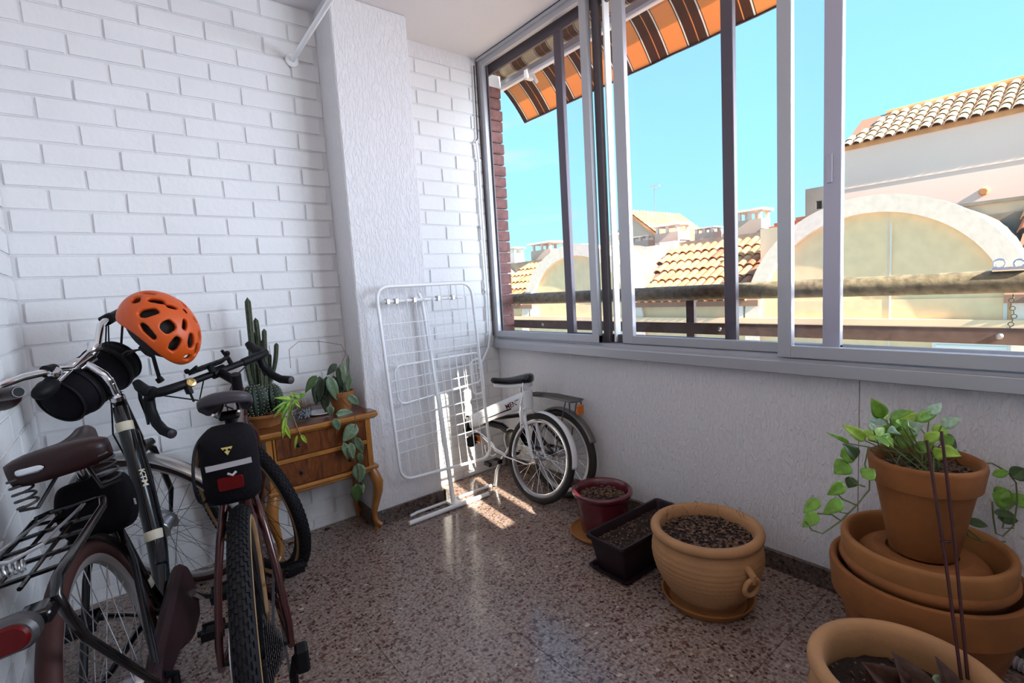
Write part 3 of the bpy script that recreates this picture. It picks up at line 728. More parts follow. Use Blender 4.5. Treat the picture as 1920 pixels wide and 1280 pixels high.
pink = thing('pink_building', 'tall pale pink building with cream barrel tile roof at the right', 'building', (14, 0, -9)); K0 = Vector(pink.location)
def krel(o): o.location = -K0; return o
s = 1.4; ye = 3.18*s; ze = 1.2+(3.25-1.2)*s
krel(MB().box(14.0, 18, -8, ye, -9, ze).obj('wall', 'pink_wall', pink, smooth=False))
krel(MB().box(13.96, 14.0, -8, ye+0.03, ze-0.09, ze).obj('eave_band', 'tile_orange', pink, smooth=False))
krel(MB().box(13.985, 14.0, -8, ye, ze-0.98, ze-0.965).obj('wall_seam', 'chimney_cream', pink, smooth=False))
krel(MB().lathe([(0.0, 0.05), (0.06, 0.05), (0.075, 0.03), (0.08, 0)], 14, (14.0, 1.42*s, 1.2+(2.19-1.2)*s), (-1, 0, 0)).obj('vent_cover', 'tile_orange', pink))
pb = MB(); pc = 0; big = roof_tile_mesh('roof_tile', 'tile_cream', 0.29, 0.094, 5)
ang = math.atan(0.62); ca, sa = math.cos(ang), math.sin(ang)
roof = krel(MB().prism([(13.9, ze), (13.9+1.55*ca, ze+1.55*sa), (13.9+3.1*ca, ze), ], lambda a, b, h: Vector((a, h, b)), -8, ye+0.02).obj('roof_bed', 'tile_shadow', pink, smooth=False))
for c in range(40):
    for r in range(6):
        yy = ye-0.06-0.205*c; st = r*0.255-0.05
        if yy < -3.5: continue
        if st > 0.0 and (ye-yy) < st*0.45-0.05: continue
        inst(big, 'roof_tile', roof, matrix=Matrix.Translation(Vector((13.9+st*ca, yy+random.uniform(-.01, .01), ze+st*sa+0.01))) @ Matrix.Rotation(-ang+0.09, 4, 'Y')); pc += 1
krel(MB().cyl((13.9+1.55*ca, ye-0.5, ze+1.55*sa+0.0), (13.9+1.55*ca, -8, ze+1.55*sa), 0.075, 8).obj('ridge_cap', 'tile_orange', pink))
ow = thing('old_garden_wall', 'stained greenish old wall below the pink building at the right', 'wall', (12.4, 0, -2))
MB().box(0, 0.25, -6, 2.05, -2, 4.22).obj('wall', 'old_wall', ow, smooth=False); MB().box(-0.04, 0.44, -6, 2.09, 4.20, 4.26).obj('coping', 'parapet_grey', ow, smooth=False)
gc = thing('grey_chimney_block', 'tall weathered grey concrete block with a square hole behind the large arch', 'chimney', (12.7, 4.63, 0))
def g2(y): return y*1.27-4.63
def g2z(z): return 1.2+(z-1.2)*1.27
MB().box(0, 0.5, g2(3.62), g2(3.80), 0, g2z(2.67)).box(0, 0.5, g2(3.40), g2(3.53), 0, g2z(2.67)).box(0, 0.5, g2(3.53), g2(3.62), 0, g2z(2.29)).box(0, 0.5, g2(3.53), g2(3.62), g2z(2.43), g2z(2.67)).obj('block', 'parapet_grey', gc, smooth=False)
MB().box(-0.05, 0.5, g2(3.2), g2(3.95), g2z(2.14), g2z(2.19)).obj('ledge', 'tile_red', gc, smooth=False)
rr = thing('dark_roof_edge', 'strip of dark red roof tiles behind the tall pink chimney', 'roof', (13.5, 6.2, 2.3))
MB().box(0, 1.5, -1.1, 0.1, 0.0, 0.10).box(0.3, 1.5, -1.0, -0.2, 0.1, 0.2).obj('tiles', 'tile_red', rr, smooth=False)

# distant hill with a castle ruin and trees
hb = MB(); hv = []; hf = []; n = 60
def hillz(t):
    return 1.2 + 250*0.1*(0.30+0.62*math.exp(-((t-0.46)/0.13)**2)+0.12*math.exp(-((t-0.75)/0.1)**2)+0.02*noise.noise(Vector((t*30, 0, 0))))
for i in range(n+1):
    t = i/n; yy = 90+100*t; 
    for j, (dx, fz) in enumerate(((0, -0.9), (20, 0.35), (45, 0.8), (70, 1.0), (100, 0.7))):
        hv.append(Vector((230+dx, yy*(230+dx)/230, -9+(hillz(t)+9)*max(fz, 0)+1.2*noise.noise(Vector((yy*0.12, dx*0.07, 3)))))) 
for i in range(n):
    for j in range(4): hf.append((i*5+j, (i+1)*5+j, (i+1)*5+j+1, i*5+j+1))
hb.add(hv, hf); hill = hb.obj('hill', 'hill_green', None); hill['kind'] = 'structure'
castle = thing('hilltop_castle', 'pale ruined castle walls on the distant hilltop', 'castle', (236, 137, 22.5))
cw = MB(); random.seed(5)
for k in range(14): 
    yy = -16+2.3*k; cw.box(random.uniform(-3, 3), random.uniform(4, 8), yy, yy+random.uniform(1.6, 3.2), -10, 0.9+2.0*math.exp(-((k-9)/4.0)**2)+random.uniform(0, 1.0))
cw.obj('walls', 'hill_town', castle, smooth=False)
random.seed(21)
# ------------------------------------------------------------------ pots, saucers, planter
def soil_bed(parent, r, z, seed=0, chips=140, m='soil', rel_c=(0, 0)):
    rnd = random.Random(seed)
    def f(u, v):
        a = 2*PI*v; rr = r*u; h = 0.010*noise.noise(Vector((rr*math.cos(a)*30, rr*math.sin(a)*30, seed)))
        return Vector((rel_c[0]+rr*math.cos(a), rel_c[1]+rr*math.sin(a), z+h))
    o = MB().grid(f, 10, 40).obj('soil', m, parent)
    b = MB()
    for k in range(chips):
        a = rnd.uniform(0, 2*PI); rr = r*math.sqrt(rnd.random())*0.95; s = rnd.uniform(0.003, 0.008)
        M = Matrix.Translation((rel_c[0]+rr*math.cos(a), rel_c[1]+rr*math.sin(a), z+0.004)) @ Matrix.Rotation(rnd.uniform(0, 6), 4, 'Z') @ Matrix.Rotation(rnd.uniform(-1, 1), 4, 'X')
        b.box(-s, s, -s*0.6, s*0.6, -0.0015, 0.0015, M)
    if chips: b.obj('bark_chips', 'bark_chip', parent, smooth=False, kind='stuff')
    return o
def saucer(x, y, z, r, h, m, label, rb=None):
    rb = rb or r*0.86
    o = MB().lathe([(0, 0.0), (rb, 0.0), (rb+0.004, 0.002), (r-0.003, h-0.004), (r, h), (r-0.007, h), (r-0.010, h-0.004), (rb-0.006, 0.008), (0, 0.007)], 56).obj('saucer', m, None)
    o.location = (x, y, z); tag(o, label, 'saucer'); return o
def jar_profile(zr, rr, rbelly, zb, rbase, neck):
    """big-bellied pot with thick rolled rim and throwing ridges"""
    pts = [(0, 0.0), (rbase, 0.0)]; N = 34
    zn = zr-0.035
    for k in range(N+1):
        t = k/N; z = 0.004+(zn-0.004)*t
        tb = (zb)/(zn)
        if t < tb: r = rbase+(rbelly-rbase)*math.sin(PI/2*(t/tb))**0.95
        else: r = neck+(rbelly-neck)*math.cos(PI/2*((t-tb)/(1-tb)))**1.1
        r += 0.0016*math.sin(z*2*PI/0.019) if 0.03 < z < zn-0.03 else 0
        pts.append((r, z))
    c = zr-0.018
    for k in range(9):
        a = -PI/2*0.9+PI*0.95*k/8; pts.append((rr-0.017+0.017*math.cos(a), c+0.017*math.sin(a)))
    pts += [(rr-0.030, zr-0.004), (rr-0.036, zr-0.02), (neck-0.020, zr-0.05), (rbelly-0.02, zb+0.01), (rbelly-0.03, 0.10), (0, 0.09)]
    return pts
saucer(1.625, 0.955, 0.0005, 0.166, 0.032, 'terracotta_saucer', 'terracotta saucer under the bellied pot with a ring handle')
potA = thing('ring_handle_pot', 'wide bellied ridged terracotta pot with ring handle, bare soil, in the middle', 'plant pot', (1.627, 0.957, 0.009))
MB().lathe(jar_profile(0.283, 0.199, 0.196, 0.185, 0.112, 0.180), 72).obj('pot', 'terracotta_light', potA, angle=1.2)
soil_bed(potA, 0.166, 0.238, 3, 520)
def ring_handle(parent, ang, rz, z):
    c, s_ = math.cos(ang), math.sin(ang); P = lambda r, t, zz: Vector((c*r-s_*t, s_*r+c*t, zz))
    lug = MB().tube([P(rz-0.012, 0, z+0.035), P(rz+0.012, 0, z+0.042), P(rz+0.030, 0, z+0.028), P(rz+0.030, 0, z+0.006), P(rz+0.014, 0, z-0.004), P(rz-0.012, 0, z+0.002)], [0.013, 0.013, 0.012, 0.011, 0.010, 0.010], 10).obj('lug', 'terracotta_light', parent)
    MB().torus(P(rz+0.024, 0, z-0.014), P(1, 0, 0)-P(0, 0, 0)+Vector((0, 0, -0.15+z*0)), 0.030, 0.0085, 28, 10).obj('ring', 'terracotta_light', lug)
ring_handle(potA, math.radians(-108), 0.186, 0.165)
# dried weed threads over the rim
tw = MB(); rnd = random.Random(9)
for k in range(16):
    a = rnd.uniform(-0.5, 2.2); r = 0.15+0.04*rnd.random(); p = Vector((r*math.cos(a), r*math.sin(a), 0.24)); pts = [p]
    for q in range(5): p = p+Vector((rnd.uniform(-.014, .014), rnd.uniform(-.014, .014), rnd.uniform(.004, .017))); pts.append(p)
    tw.tube(pts, 0.0007, 4)
tw.obj('dry_weeds', 'stem_brown', potA)

saucer(1.726, 1.567, 0.0005, 0.150, 0.022, 'terracotta_saucer', 'terracotta saucer under the glazed dark red pot')
potB = thing('glazed_red_pot', 'glossy dark red glazed pot with dry soil beside the folding bicycle', 'plant pot', (1.750, 1.572, 0.008))
MB().lathe([(0, 0), (0.098, 0), (0.104, 0.006), (0.112, 0.06), (0.121, 0.12), (0.128, 0.165), (0.128, 0.176), (0.140, 0.182), (0.147, 0.192), (0.146, 0.203), (0.138, 0.209), (0.127, 0.206), (0.120, 0.195), (0.116, 0.175), (0.108, 0.08), (0, 0.07)], 64).obj('pot', 'glazed_maroon', potB, angle=1.2)
soil_bed(potB, 0.115, 0.170, 4, 260)
MB().tube([(0.03, 0.05, 0.17), (0.035, 0.055, 0.20), (0.03, 0.06, 0.235), (0.04, 0.06, 0.25)], 0.0008, 4).obj('dry_weeds', 'stem_brown', potB)

# long planter box with tray
plt = thing('planter_box', 'long dark brown plastic planter box with soil behind the ring-handle pot', 'planter', (1.68, 1.295, 0.012), matrix=Matrix.Translation((1.685, 1.297, 0.012)) @ Matrix.Rotation(math.radians(-1.0), 4, 'Z'))
def rrect(hx, hy, r, n=5):
    out = []
    for cx, cy, a0 in ((hx-r, hy-r, 0), (-hx+r, hy-r, PI/2), (-hx+r, -hy+r, PI), (hx-r, -hy+r, 1.5*PI)):
        for k in range(n+1): a = a0+PI/2*k/n; out.append((cx+r*math.cos(a), cy+r*math.sin(a)))
    return out
def loft(rings):
    n = len(rings[0][0]); vs = []; fs = []
    for poly, z in rings: vs += [Vector((a, b_, z)) for a, b_ in poly]
    for i in range(len(rings)-1):
        for j in range(n): fs.append((i*n+j, i*n+(j+1) % n, (i+1)*n+(j+1) % n, (i+1)*n+j))
    fs += [tuple(reversed(range(n))), tuple((len(rings)-1)*n+j for j in range(n))]
    return MB().add(vs, fs)
loft([(rrect(0.205, 0.072, .014), 0), (rrect(0.236, 0.090, .018), 0.142), (rrect(0.248, 0.100, .022), 0.142), (rrect(0.250, 0.102, .022), 0.150), (rrect(0.248, 0.100, .022), 0.158), (rrect(0.238, 0.090, .02), 0.158), (rrect(0.233, 0.086, .018), 0.150), (rrect(0.214, 0.074, .016), 0.05)]).obj('box', 'planter_plastic', plt, smooth=True, angle=0.5)
b = MB().grid(lambda u, v: Vector((-0.224+0.448*u, -0.08+0.16*v, 0.122+0.010*noise.noise(Vector((u*14, v*6, 2))))), 30, 12).obj('soil', 'soil', plt)
cb2 = MB(); rnd = random.Random(14)
for k in range(260):
    M = Matrix.Translation((rnd.uniform(-.21, .21), rnd.uniform(-.072, .072), 0.128)) @ Matrix.Rotation(rnd.uniform(0, 6), 4, 'Z') @ Matrix.Rotation(rnd.uniform(-1, 1), 4, 'X'); q = rnd.uniform(0.002, 0.006); cb2.box(-q, q, -q*.5, q*.5, -.0012, .0012, M)
cb2.obj('bark_chips', 'bark_chip', plt, smooth=False, kind='stuff')
tray = loft([(rrect(0.222, 0.092, .015), 0), (rrect(0.232, 0.100, .018), 0.016), (rrect(0.238, 0.105, .018), 0.016), (rrect(0.238, 0.105, .018), 0.019), (rrect(0.228, 0.097, .017), 0.019), (rrect(0.218, 0.088, .015), 0.004)]).obj('planter_tray', 'planter_plastic', None, angle=0.5)
tray.location = (1.690, 1.300, 0.0005); tag(tray, 'dark brown plastic drip tray under the long planter box', 'tray')
plt.location.z = 0.006

# stacked terracotta at the right
SX, SY = 1.735, 0.345
pb1 = thing('wide_terracotta_pot', 'largest terracotta pot, lowest of the stack against the wall', 'plant pot', (SX+0.005, SY, 0.0))
MB().lathe([(0, 0), (0.150, 0), (0.156, 0.005), (0.203, 0.215), (0.211, 0.232), (0.223, 0.236), (0.230, 0.320), (0.228, 0.330), (0.220, 0.333), (0.212, 0.330), (0.207, 0.318), (0.196, 0.20), (0.14, 0.02), (0, 0.018)], 72).obj('pot', 'terracotta', pb1, angle=0.9)
pb2 = thing('terracotta_bowl', 'terracotta pot standing inside the largest pot, rim just showing below the top one', 'plant pot', (SX-0.004, SY, 0.02))
MB().lathe([(0, 0), (0.125, 0), (0.186, 0.305), (0.197, 0.315), (0.202, 0.325), (0.200, 0.338), (0.192, 0.343), (0.182, 0.338), (0.115, 0.02), (0, 0.015)], 72).obj('pot', 'terracotta', pb2, angle=0.9)
pb3 = thing('deep_terracotta_pot', 'terracotta pot with tall rim nested on top of the stack', 'plant pot', (SX-0.004, SY, 0.04))
MB().lathe([(0, 0), (0.11, 0), (0.174, 0.295), (0.188, 0.305), (0.196, 0.325), (0.198, 0.368), (0.195, 0.377), (0.187, 0.380), (0.179, 0.376), (0.176, 0.362), (0.168, 0.29), (0.10, 0.02), (0, 0.015)], 72).obj('pot', 'terracotta_saucer', pb3, angle=0.9)
sd_ = MB().lathe([(0, 0.0), (0.080, 0.0), (0.083, 0.004), (0.083, 0.010), (0.110, 0.013), (0.114, 0.010), (0.140, -0.002), (0.150, -0.014), (0.153, -0.030), (0.147, -0.030), (0.143, -0.016), (0, -0.010)], 64).obj('saucer', 'terracotta', None)
sd_.location = (SX-0.008, SY+0.003, 0.378); tag(sd_, 'upturned terracotta saucer inside the top pot of the stack', 'saucer')
ptop = thing('potted_pothos', 'terracotta pot with trailing variegated green plant on top of the stack', 'potted plant', (SX-0.012, SY, 0.390))
MB().lathe([(r_, z_*1.13) for r_, z_ in [(0, 0), (0.074, 0), (0.078, 0.004), (0.112, 0.172), (0.114, 0.178), (0.124, 0.180), (0.132, 0.232), (0.130, 0.240), (0.124, 0.243), (0.117, 0.240), (0.113, 0.228), (0.106, 0.16), (0.07, 0.012), (0, 0.012)]], 64).obj('pot', 'terracotta', ptop, angle=0.9)
soil_bed(ptop, 0.110, 0.238, 6, 420)

def leaf_mb(base, tip, width, fold=0.25, curl=0.15, normal=None, shape=0.42, nu=8):
    base, tip = Vector(base), Vector(tip); d = tip-base; L = d.length; d.normalize()
    nrm = Vector(normal) if normal else (Vector((-0.45, -0.80, 0.45)))
    nrm = (nrm-d*nrm.dot(d)).normalized(); w = d.cross(nrm)
    def f(u, v):
        t = u; prof = math.sin(PI*min(1, t**0.75))**0.8*(1-0.25*t) if 0 < t < 1 else 0
        prof = max(prof, 0.02); x_ = (v-0.5)*2
        return base+d*(L*t)+w*(x_*prof*width*0.56)+nrm*(abs(x_)*prof*width*fold*0.5-curl*L*(t**2)*0.4+curl*L*0.25*math.sin(PI*t))
    return MB().grid(f, nu, 4)
def leaf(parent, base, tip, width, m, **k):
    o = leaf_mb(base, tip, width, **k).obj('leaf', m, parent)
    o.location = -Vector(parent.location); sdm = o.modifiers.new('thick', 'SOLIDIFY'); sdm.thickness = 0.0008
    return o
HOYA= [((0.7347, 2.46, 0.8413), (0.6707, 2.4495, 0.7688), 0.031), ((0.7615, 2.5, 0.8293), (0.7302, 2.5018, 0.6871), 0.05), ((0.7915, 2.5, 0.8146), (0.7684, 2.4948, 0.6427), 0.05), ((0.8364, 2.46, 0.886), (0.7853, 2.4642, 0.8329), 0.027), ((0.7887, 2.46, 0.8291), (0.8273, 2.465, 0.6926), 0.041), ((0.8424, 2.46, 0.8664), (0.8394, 2.4426, 0.7621), 0.021), ((0.8626, 2.46, 0.8864), (0.8563, 2.4405, 0.7778), 0.023), ((0.8983, 2.46, 0.9186), (0.893, 2.4735, 0.834), 0.014), ((0.894, 2.46, 0.8261), (0.8745, 2.4504, 0.7321), 0.035), ((0.8526, 2.4, 0.7291), (0.9055, 2.3894, 0.6732), 0.032), ((0.7862, 2.4, 0.6496), (0.8905, 2.4198, 0.6295), 0.036), ((0.7657, 2.4, 0.6952), (0.763, 2.3988, 0.646), 0.031), ((0.7587, 2.335, 0.6445), (0.7786, 2.3485, 0.5753), 0.03), ((0.8602, 2.335, 0.5947), (0.7859, 2.3341, 0.5214), 0.049), ((0.8503, 2.335, 0.5329), (0.8825, 2.3406, 0.4368), 0.036), ((0.8206, 2.335, 0.5127), (0.8255, 2.321, 0.428), 0.029), ((0.79, 2.335, 0.5202), (0.8061, 2.3404, 0.4286), 0.026), ((0.8652, 2.335, 0.4507), (0.8652, 2.3497, 0.3877), 0.027), ((0.8516, 2.335, 0.4004), (0.8509, 2.3359, 0.2956), 0.049), ((0.8322, 2.335, 0.3015), (0.832, 2.3447, 0.2034), 0.049), ((0.8717, 2.335, 0.327), (0.8873, 2.3419, 0.2794), 0.009), ((0.8682, 2.335, 0.2906), (0.8544, 2.3176, 0.2454), 0.009)]
POTHOS= [((1.679, 0.433, 0.771), (1.654, 0.449, 0.822), 0.031, 0), ((1.619, 0.401, 0.787), (1.604, 0.356, 0.817), 0.02, 0), ((1.735, 0.405, 0.75), (1.757, 0.369, 0.773), 0.024, 0), ((1.743, 0.374, 0.759), (1.812, 0.337, 0.781), 0.024, 0), ((1.626, 0.459, 0.711), (1.604, 0.5, 0.749), 0.026, 0), ((1.596, 0.432, 0.753), (1.595, 0.442, 0.772), 0.015, 1), ((1.589, 0.442, 0.726), (1.645, 0.421, 0.751), 0.025, 0), ((1.692, 0.438, 0.716), (1.684, 0.394, 0.758), 0.029, 0), ((1.558, 0.415, 0.749), (1.537, 0.385, 0.736), 0.022, 0), ((1.73, 0.418, 0.683), (1.757, 0.376, 0.713), 0.037, 0), ((1.708, 0.382, 0.739), (1.702, 0.352, 0.756), 0.031, 1), ((1.697, 0.362, 0.687), (1.706, 0.329, 0.708), 0.026, 0), ((1.693, 0.342, 0.719), (1.715, 0.315, 0.74), 0.023, 0), ((1.77, 0.321, 0.71), (1.823, 0.293, 0.684), 0.031, 2), ((1.788, 0.32, 0.674), (1.843, 0.295, 0.671), 0.021, 1), ((1.8, 0.337, 0.639), (1.839, 0.333, 0.652), 0.021, 0), ((1.582, 0.486, 0.708), (1.506, 0.503, 0.749), 0.01, 2), ((1.705, 0.428, 0.753), (1.744, 0.416, 0.719), 0.021, 1), ((1.744, 0.398, 0.7), (1.752, 0.384, 0.734), 0.027, 0), ((1.687, 0.415, 0.743), (1.675, 0.383, 0.772), 0.021, 0), ((1.474, 0.522, 0.567), (1.44, 0.545, 0.537), 0.024, 2), ((1.449, 0.518, 0.536), (1.417, 0.539, 0.505), 0.026, 2), ((1.488, 0.47, 0.575), (1.448, 0.498, 0.546), 0.026, 2), ((1.481, 0.466, 0.628), (1.448, 0.488, 0.602), 0.026, 2), ((1.549, 0.477, 0.662), (1.52, 0.497, 0.639), 0.036, 2), ((1.542, 0.495, 0.679), (1.576, 0.469, 0.684), 0.033, 2), ((1.515, 0.449, 0.69), (1.497, 0.468, 0.727), 0.029, 2), ((1.552, 0.465, 0.622), (1.54, 0.472, 0.598), 0.024, 2), ((1.546, 0.441, 0.63), (1.57, 0.424, 0.648), 0.029, 2), ((1.854, 0.224, 0.606), (1.89, 0.197, 0.611), 0.018, 2), ((1.906, 0.192, 0.592), (1.935, 0.172, 0.612), 0.033, 2), ((1.898, 0.228, 0.537), (1.938, 0.191, 0.504), 0.043, 2), ((1.951, 0.189, 0.5), (1.977, 0.171, 0.521), 0.034, 2), ((1.836, 0.217, 0.506), (1.879, 0.181, 0.495), 0.018, 2), ((1.89, 0.214, 0.473), (1.93, 0.18, 0.462), 0.024, 2), ((1.774, 0.264, 0.488), (1.819, 0.226, 0.47), 0.018, 2), ((1.925, 0.204, 0.551), (1.904, 0.217, 0.523), 0.03, 2)]
VINES= [[(1.585, 0.425, 0.692), (1.573, 0.437, 0.71), (1.561, 0.441, 0.664), (1.565, 0.431, 0.62), (1.562, 0.43, 0.594), (1.53, 0.45, 0.554), (1.492, 0.475, 0.514), (1.45, 0.505, 0.482), (1.427, 0.524, 0.493), (1.416, 0.536, 0.52)], [(1.554, 0.438, 0.603), (1.53, 0.459, 0.615), (1.523, 0.467, 0.633)], [(1.53, 0.45, 0.554), (1.502, 0.475, 0.573), (1.483, 0.495, 0.604)], [(1.492, 0.475, 0.514), (1.475, 0.491, 0.532), (1.444, 0.516, 0.538)], [(1.509, 0.464, 0.533), (1.493, 0.478, 0.537), (1.499, 0.476, 0.566)], [(1.815, 0.285, 0.629), (1.833, 0.271, 0.631), (1.886, 0.229, 0.63), (1.918, 0.2, 0.602), (1.933, 0.184, 0.571), (1.93, 0.179, 0.518), (1.913, 0.183, 0.451), (1.886, 0.201, 0.423), (1.873, 0.213, 0.432), (1.871, 0.22, 0.477), (1.874, 0.224, 0.522)], [(1.93, 0.179, 0.518), (1.9, 0.199, 0.49), (1.889, 0.202, 0.446), (1.912, 0.183, 0.444)], [(1.81, 0.287, 0.516), (1.823, 0.264, 0.424), (1.851, 0.24, 0.406), (1.904, 0.197, 0.402)], [(1.822, 0.268, 0.446), (1.851, 0.24, 0.409)]]
HSTEM= [[(0.8259, 2.46, 0.7234), (0.8158, 2.46, 0.8382), (0.863, 2.46, 0.8849), (0.8858, 2.46, 0.9251), (0.8691, 2.46, 0.9756), (0.7672, 2.46, 1.0031), (0.6691, 2.46, 1.0142), (0.6228, 2.46, 0.9818), (0.621, 2.46, 0.8936)], [(0.823, 2.4, 0.7239), (0.8735, 2.4, 0.835), (0.8771, 2.4, 0.9274)], [(0.8393, 2.45, 0.706), (0.8428, 2.36, 0.6728), (0.8554, 2.33, 0.6485), (0.8556, 2.33, 0.5956), (0.8293, 2.33, 0.5142), (0.8343, 2.33, 0.4278), (0.8475, 2.33, 0.3704), (0.84, 2.33, 0.2915)]]
rnd = random.Random(77)
VC = Vector((-0.75, -0.55, 0.45))   # roughly towards the open side of the room
for base, tip, w, k in POTHOS:
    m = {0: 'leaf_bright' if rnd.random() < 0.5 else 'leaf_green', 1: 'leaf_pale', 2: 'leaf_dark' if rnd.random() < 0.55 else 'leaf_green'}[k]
    tv = Vector(tip); bv = Vector(base)
    if tv.x > 1.982: tv.x = 1.975
    if bv.x > 1.982: bv.x = 1.972
    n = VC+Vector((rnd.uniform(-.3, .3), rnd.uniform(-.3, .3), rnd.uniform(-.1, .4)))
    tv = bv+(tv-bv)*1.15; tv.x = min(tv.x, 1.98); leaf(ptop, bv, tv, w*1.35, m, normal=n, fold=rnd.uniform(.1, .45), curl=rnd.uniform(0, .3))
for k in range(16):
    a_ = rnd.uniform(0, 2*PI); q = Vector((SX-0.03+0.085*math.cos(a_), SY+0.03+0.065*math.sin(a_), 0.66+rnd.uniform(0.02, 0.12))); d_ = Vector((math.cos(a_), math.sin(a_), rnd.uniform(0.0, 0.9))).normalized()*rnd.uniform(0.035, 0.055)
    leaf(ptop, q, q+d_, rnd.uniform(0.028, 0.040), ('leaf_bright', 'leaf_green', 'leaf_bright', 'leaf_pale')[k % 4], normal=VC+Vector((rnd.uniform(-.3, .3), rnd.uniform(-.3, .3), 0.3)), fold=rnd.uniform(.1, .4), curl=rnd.uniform(0, .3))
    rel(MB().tube([Vector((SX-0.012+rnd.uniform(-.05, .05), SY+rnd.uniform(-.05, .05), 0.63)), (q+Vector((SX-0.012, SY, 0.63)))/2+Vector((rnd.uniform(-.01, .01), 0, 0.01)), q], 0.0017, 5).obj('stem', 'stem_green', ptop), ptop)
for v in VINES: rel(MB().tube([Vector((min(p[0], 1.985), p[1], p[2])) for p in v], 0.0021, 6).obj('vine', 'stem_green', ptop), ptop)
C0 = Vector((SX-0.012, SY, 0.63))
for base, tip, w, k in POTHOS[:20]:
    b0 = Vector(base); root = C0+Vector((rnd.uniform(-.06, .05), rnd.uniform(-.05, .06), 0)); mid = (b0+root)/2+Vector((rnd.uniform(-.02, .02), rnd.uniform(-.02, .02), 0.01))
    rel(MB().tube([root, mid, b0], 0.0017, 5).obj('stem', 'stem_green', ptop), ptop)
rel(MB().tube([C0+Vector((0.05, -0.03, 0)), (1.80, 0.295, 0.650), (1.815, 0.285, 0.629)], 0.002, 5).obj('stem', 'stem_brown', ptop), ptop)

# near pot at the lower right edge
pf = thing('near_bellied_pot', 'large pale terracotta pot with dead leaves cut by the bottom right corner', 'plant pot', (1.292, 0.283, 0.0))
MB().lathe(jar_profile(0.300, 0.190, 0.188, 0.175, 0.105, 0.168), 80).obj('pot', 'terracotta_light', pf, angle=1.2)
soil_bed(pf, 0.152, 0.215, 8, 60)
dl = lambda a, b_, w, m, **k: leaf(pf, Vector(a), Vector(b_), w, m, **k)
dl((1.292, 0.290, 0.232), (1.245, 0.345, 0.305), 0.075, 'leaf_dry', fold=0.9, curl=0.3)
dl((1.300, 0.270, 0.225), (1.305, 0.300, 0.320), 0.085, 'leaf_dry', fold=0.7, curl=0.4)
dl((1.345, 0.225, 0.235), (1.372, 0.235, 0.310), 0.060, 'leaf_dry', fold=0.6, curl=0.5)
dl((1.240, 0.340, 0.235), (1.243, 0.345, 0.300), 0.020, 'leaf_dry', fold=0.8)
dl((1.245, 0.320, 0.240), (1.275, 0.300, 0.262), 0.030, 'leaf_dry', fold=0.9)
dl((1.335, 0.245, 0.272), (1.385, 0.215, 0.252), 0.028, 'leaf_pale', fold=0.2, normal=(-0.4, -0.5, 0.8))
for p, q in (((1.235, 0.36, 0.215), (1.232, 0.365, 0.262)), ((1.262, 0.31, 0.215), (1.255, 0.315, 0.268)), ((1.205, 0.33, 0.215), (1.212, 0.322, 0.238))):
    MB().tube([Vector(p)-Vector(pf.location), (Vector(p)+Vector(q))/2+Vector((.004, .003, 0))-Vector(pf.location), Vector(q)-Vector(pf.location)], 0.0016, 5).obj('dry_stem', 'stem_brown', pf)
for (tp, bt), lb in zip((((1.557, 0.309, 0.760), (1.400, 0.205, 0.262)), ((1.588, 0.287, 0.780), (1.412, 0.196, 0.262))), ('thin dark red plant stake, the shorter of the pair in the corner pot', 'thin dark red plant stake, the taller of the pair in the corner pot')):
    o = MB().tube([tp, (Vector(tp)+Vector(bt))/2+Vector((0.003, -0.002, 0)), bt], 0.0036, 8).obj('plant_stake', 'stake_red', None); tag(o, lb, 'stake', 'plant stakes in the corner pot')
kn = MB().torus((1.497, 0.256, 0.535), (0.6, 0.5, 0.9), 0.012, 0.0016, 14, 5).obj('stake_tie', 'stake_red', None); tag(kn, 'small wire tie wound around the two dark red plant stakes', 'tie')
# ribbed hose end on the floor behind the stack
hs = MB()
hs.tube([(1.975, 0.30, 0.020), (1.955, 0.185, 0.022), (1.925, 0.09, 0.022), (1.90, 0.0, 0.022), (1.85, -0.2, 0.022)], 0.017, 12)
for k in range(40):
    t = k/39; hs.torus((1.965-0.09*t, 0.24-0.40*t, 0.0215), (-0.22, -0.97, 0), 0.017, 0.0032, 14, 5)
ho = hs.obj('ribbed_hose', 'reflective_grey', None); tag(ho, 'grey ribbed hose lying on the floor behind the pot stack at right', 'hose')

# ------------------------------------------------------------------ small cabinet with cabriole legs
cab = thing('drawer_cabinet', 'small two-drawer wooden cabinet with curved legs against the brick wall', 'cabinet', (0.705, 2.50, 0.0))
F = 2.372 - 2.50    # front plane, local y
def cb_(x0, x1, y0, y1, z0, z1, name, m, par=None, ch=0.002): return MB().box(x0-0.705, x1-0.705, y0, y1, z0, z1, ch=ch).obj(name, m, par or cab, smooth=False)
BK = 2.650-2.50
cb_(0.460, 0.946, F+0.012, BK, 0.36, 0.600, 'carcass', 'wood_burl')
def top_prof(a, b, h): return Vector((a, b, h))
tp_ = loft([(rrect(0.262, 0.142, .004, 2), 0.598), (rrect(0.272, 0.150, .006, 2), 0.606), (rrect(0.278, 0.155, .008, 2), 0.612), (rrect(0.278, 0.155, .008, 2), 0.624), (rrect(0.272, 0.150, .006, 2), 0.632)]).obj('top', 'wood_frame', cab, angle=0.5)
tp_.location = (0.0, 0.006, 0)
cb_(0.436, 0.976, F-0.018, BK-0.004, 0.6322, 0.6345, 'top_veneer', 'wood_burl')
cb_(0.460, 0.486, F, F+0.02, 0.355, 0.600, 'stile', 'wood_frame'); cb_(0.918, 0.946, F, F+0.02, 0.355, 0.600, 'stile', 'wood_frame'); cb_(0.490, 0.500, F+0.002, F+0.02, 0.36, 0.600, 'stile', 'wood_frame')
cb_(0.486, 0.918, F-0.002, F+0.02, 0.474, 0.494, 'drawer_rail', 'wood_frame')
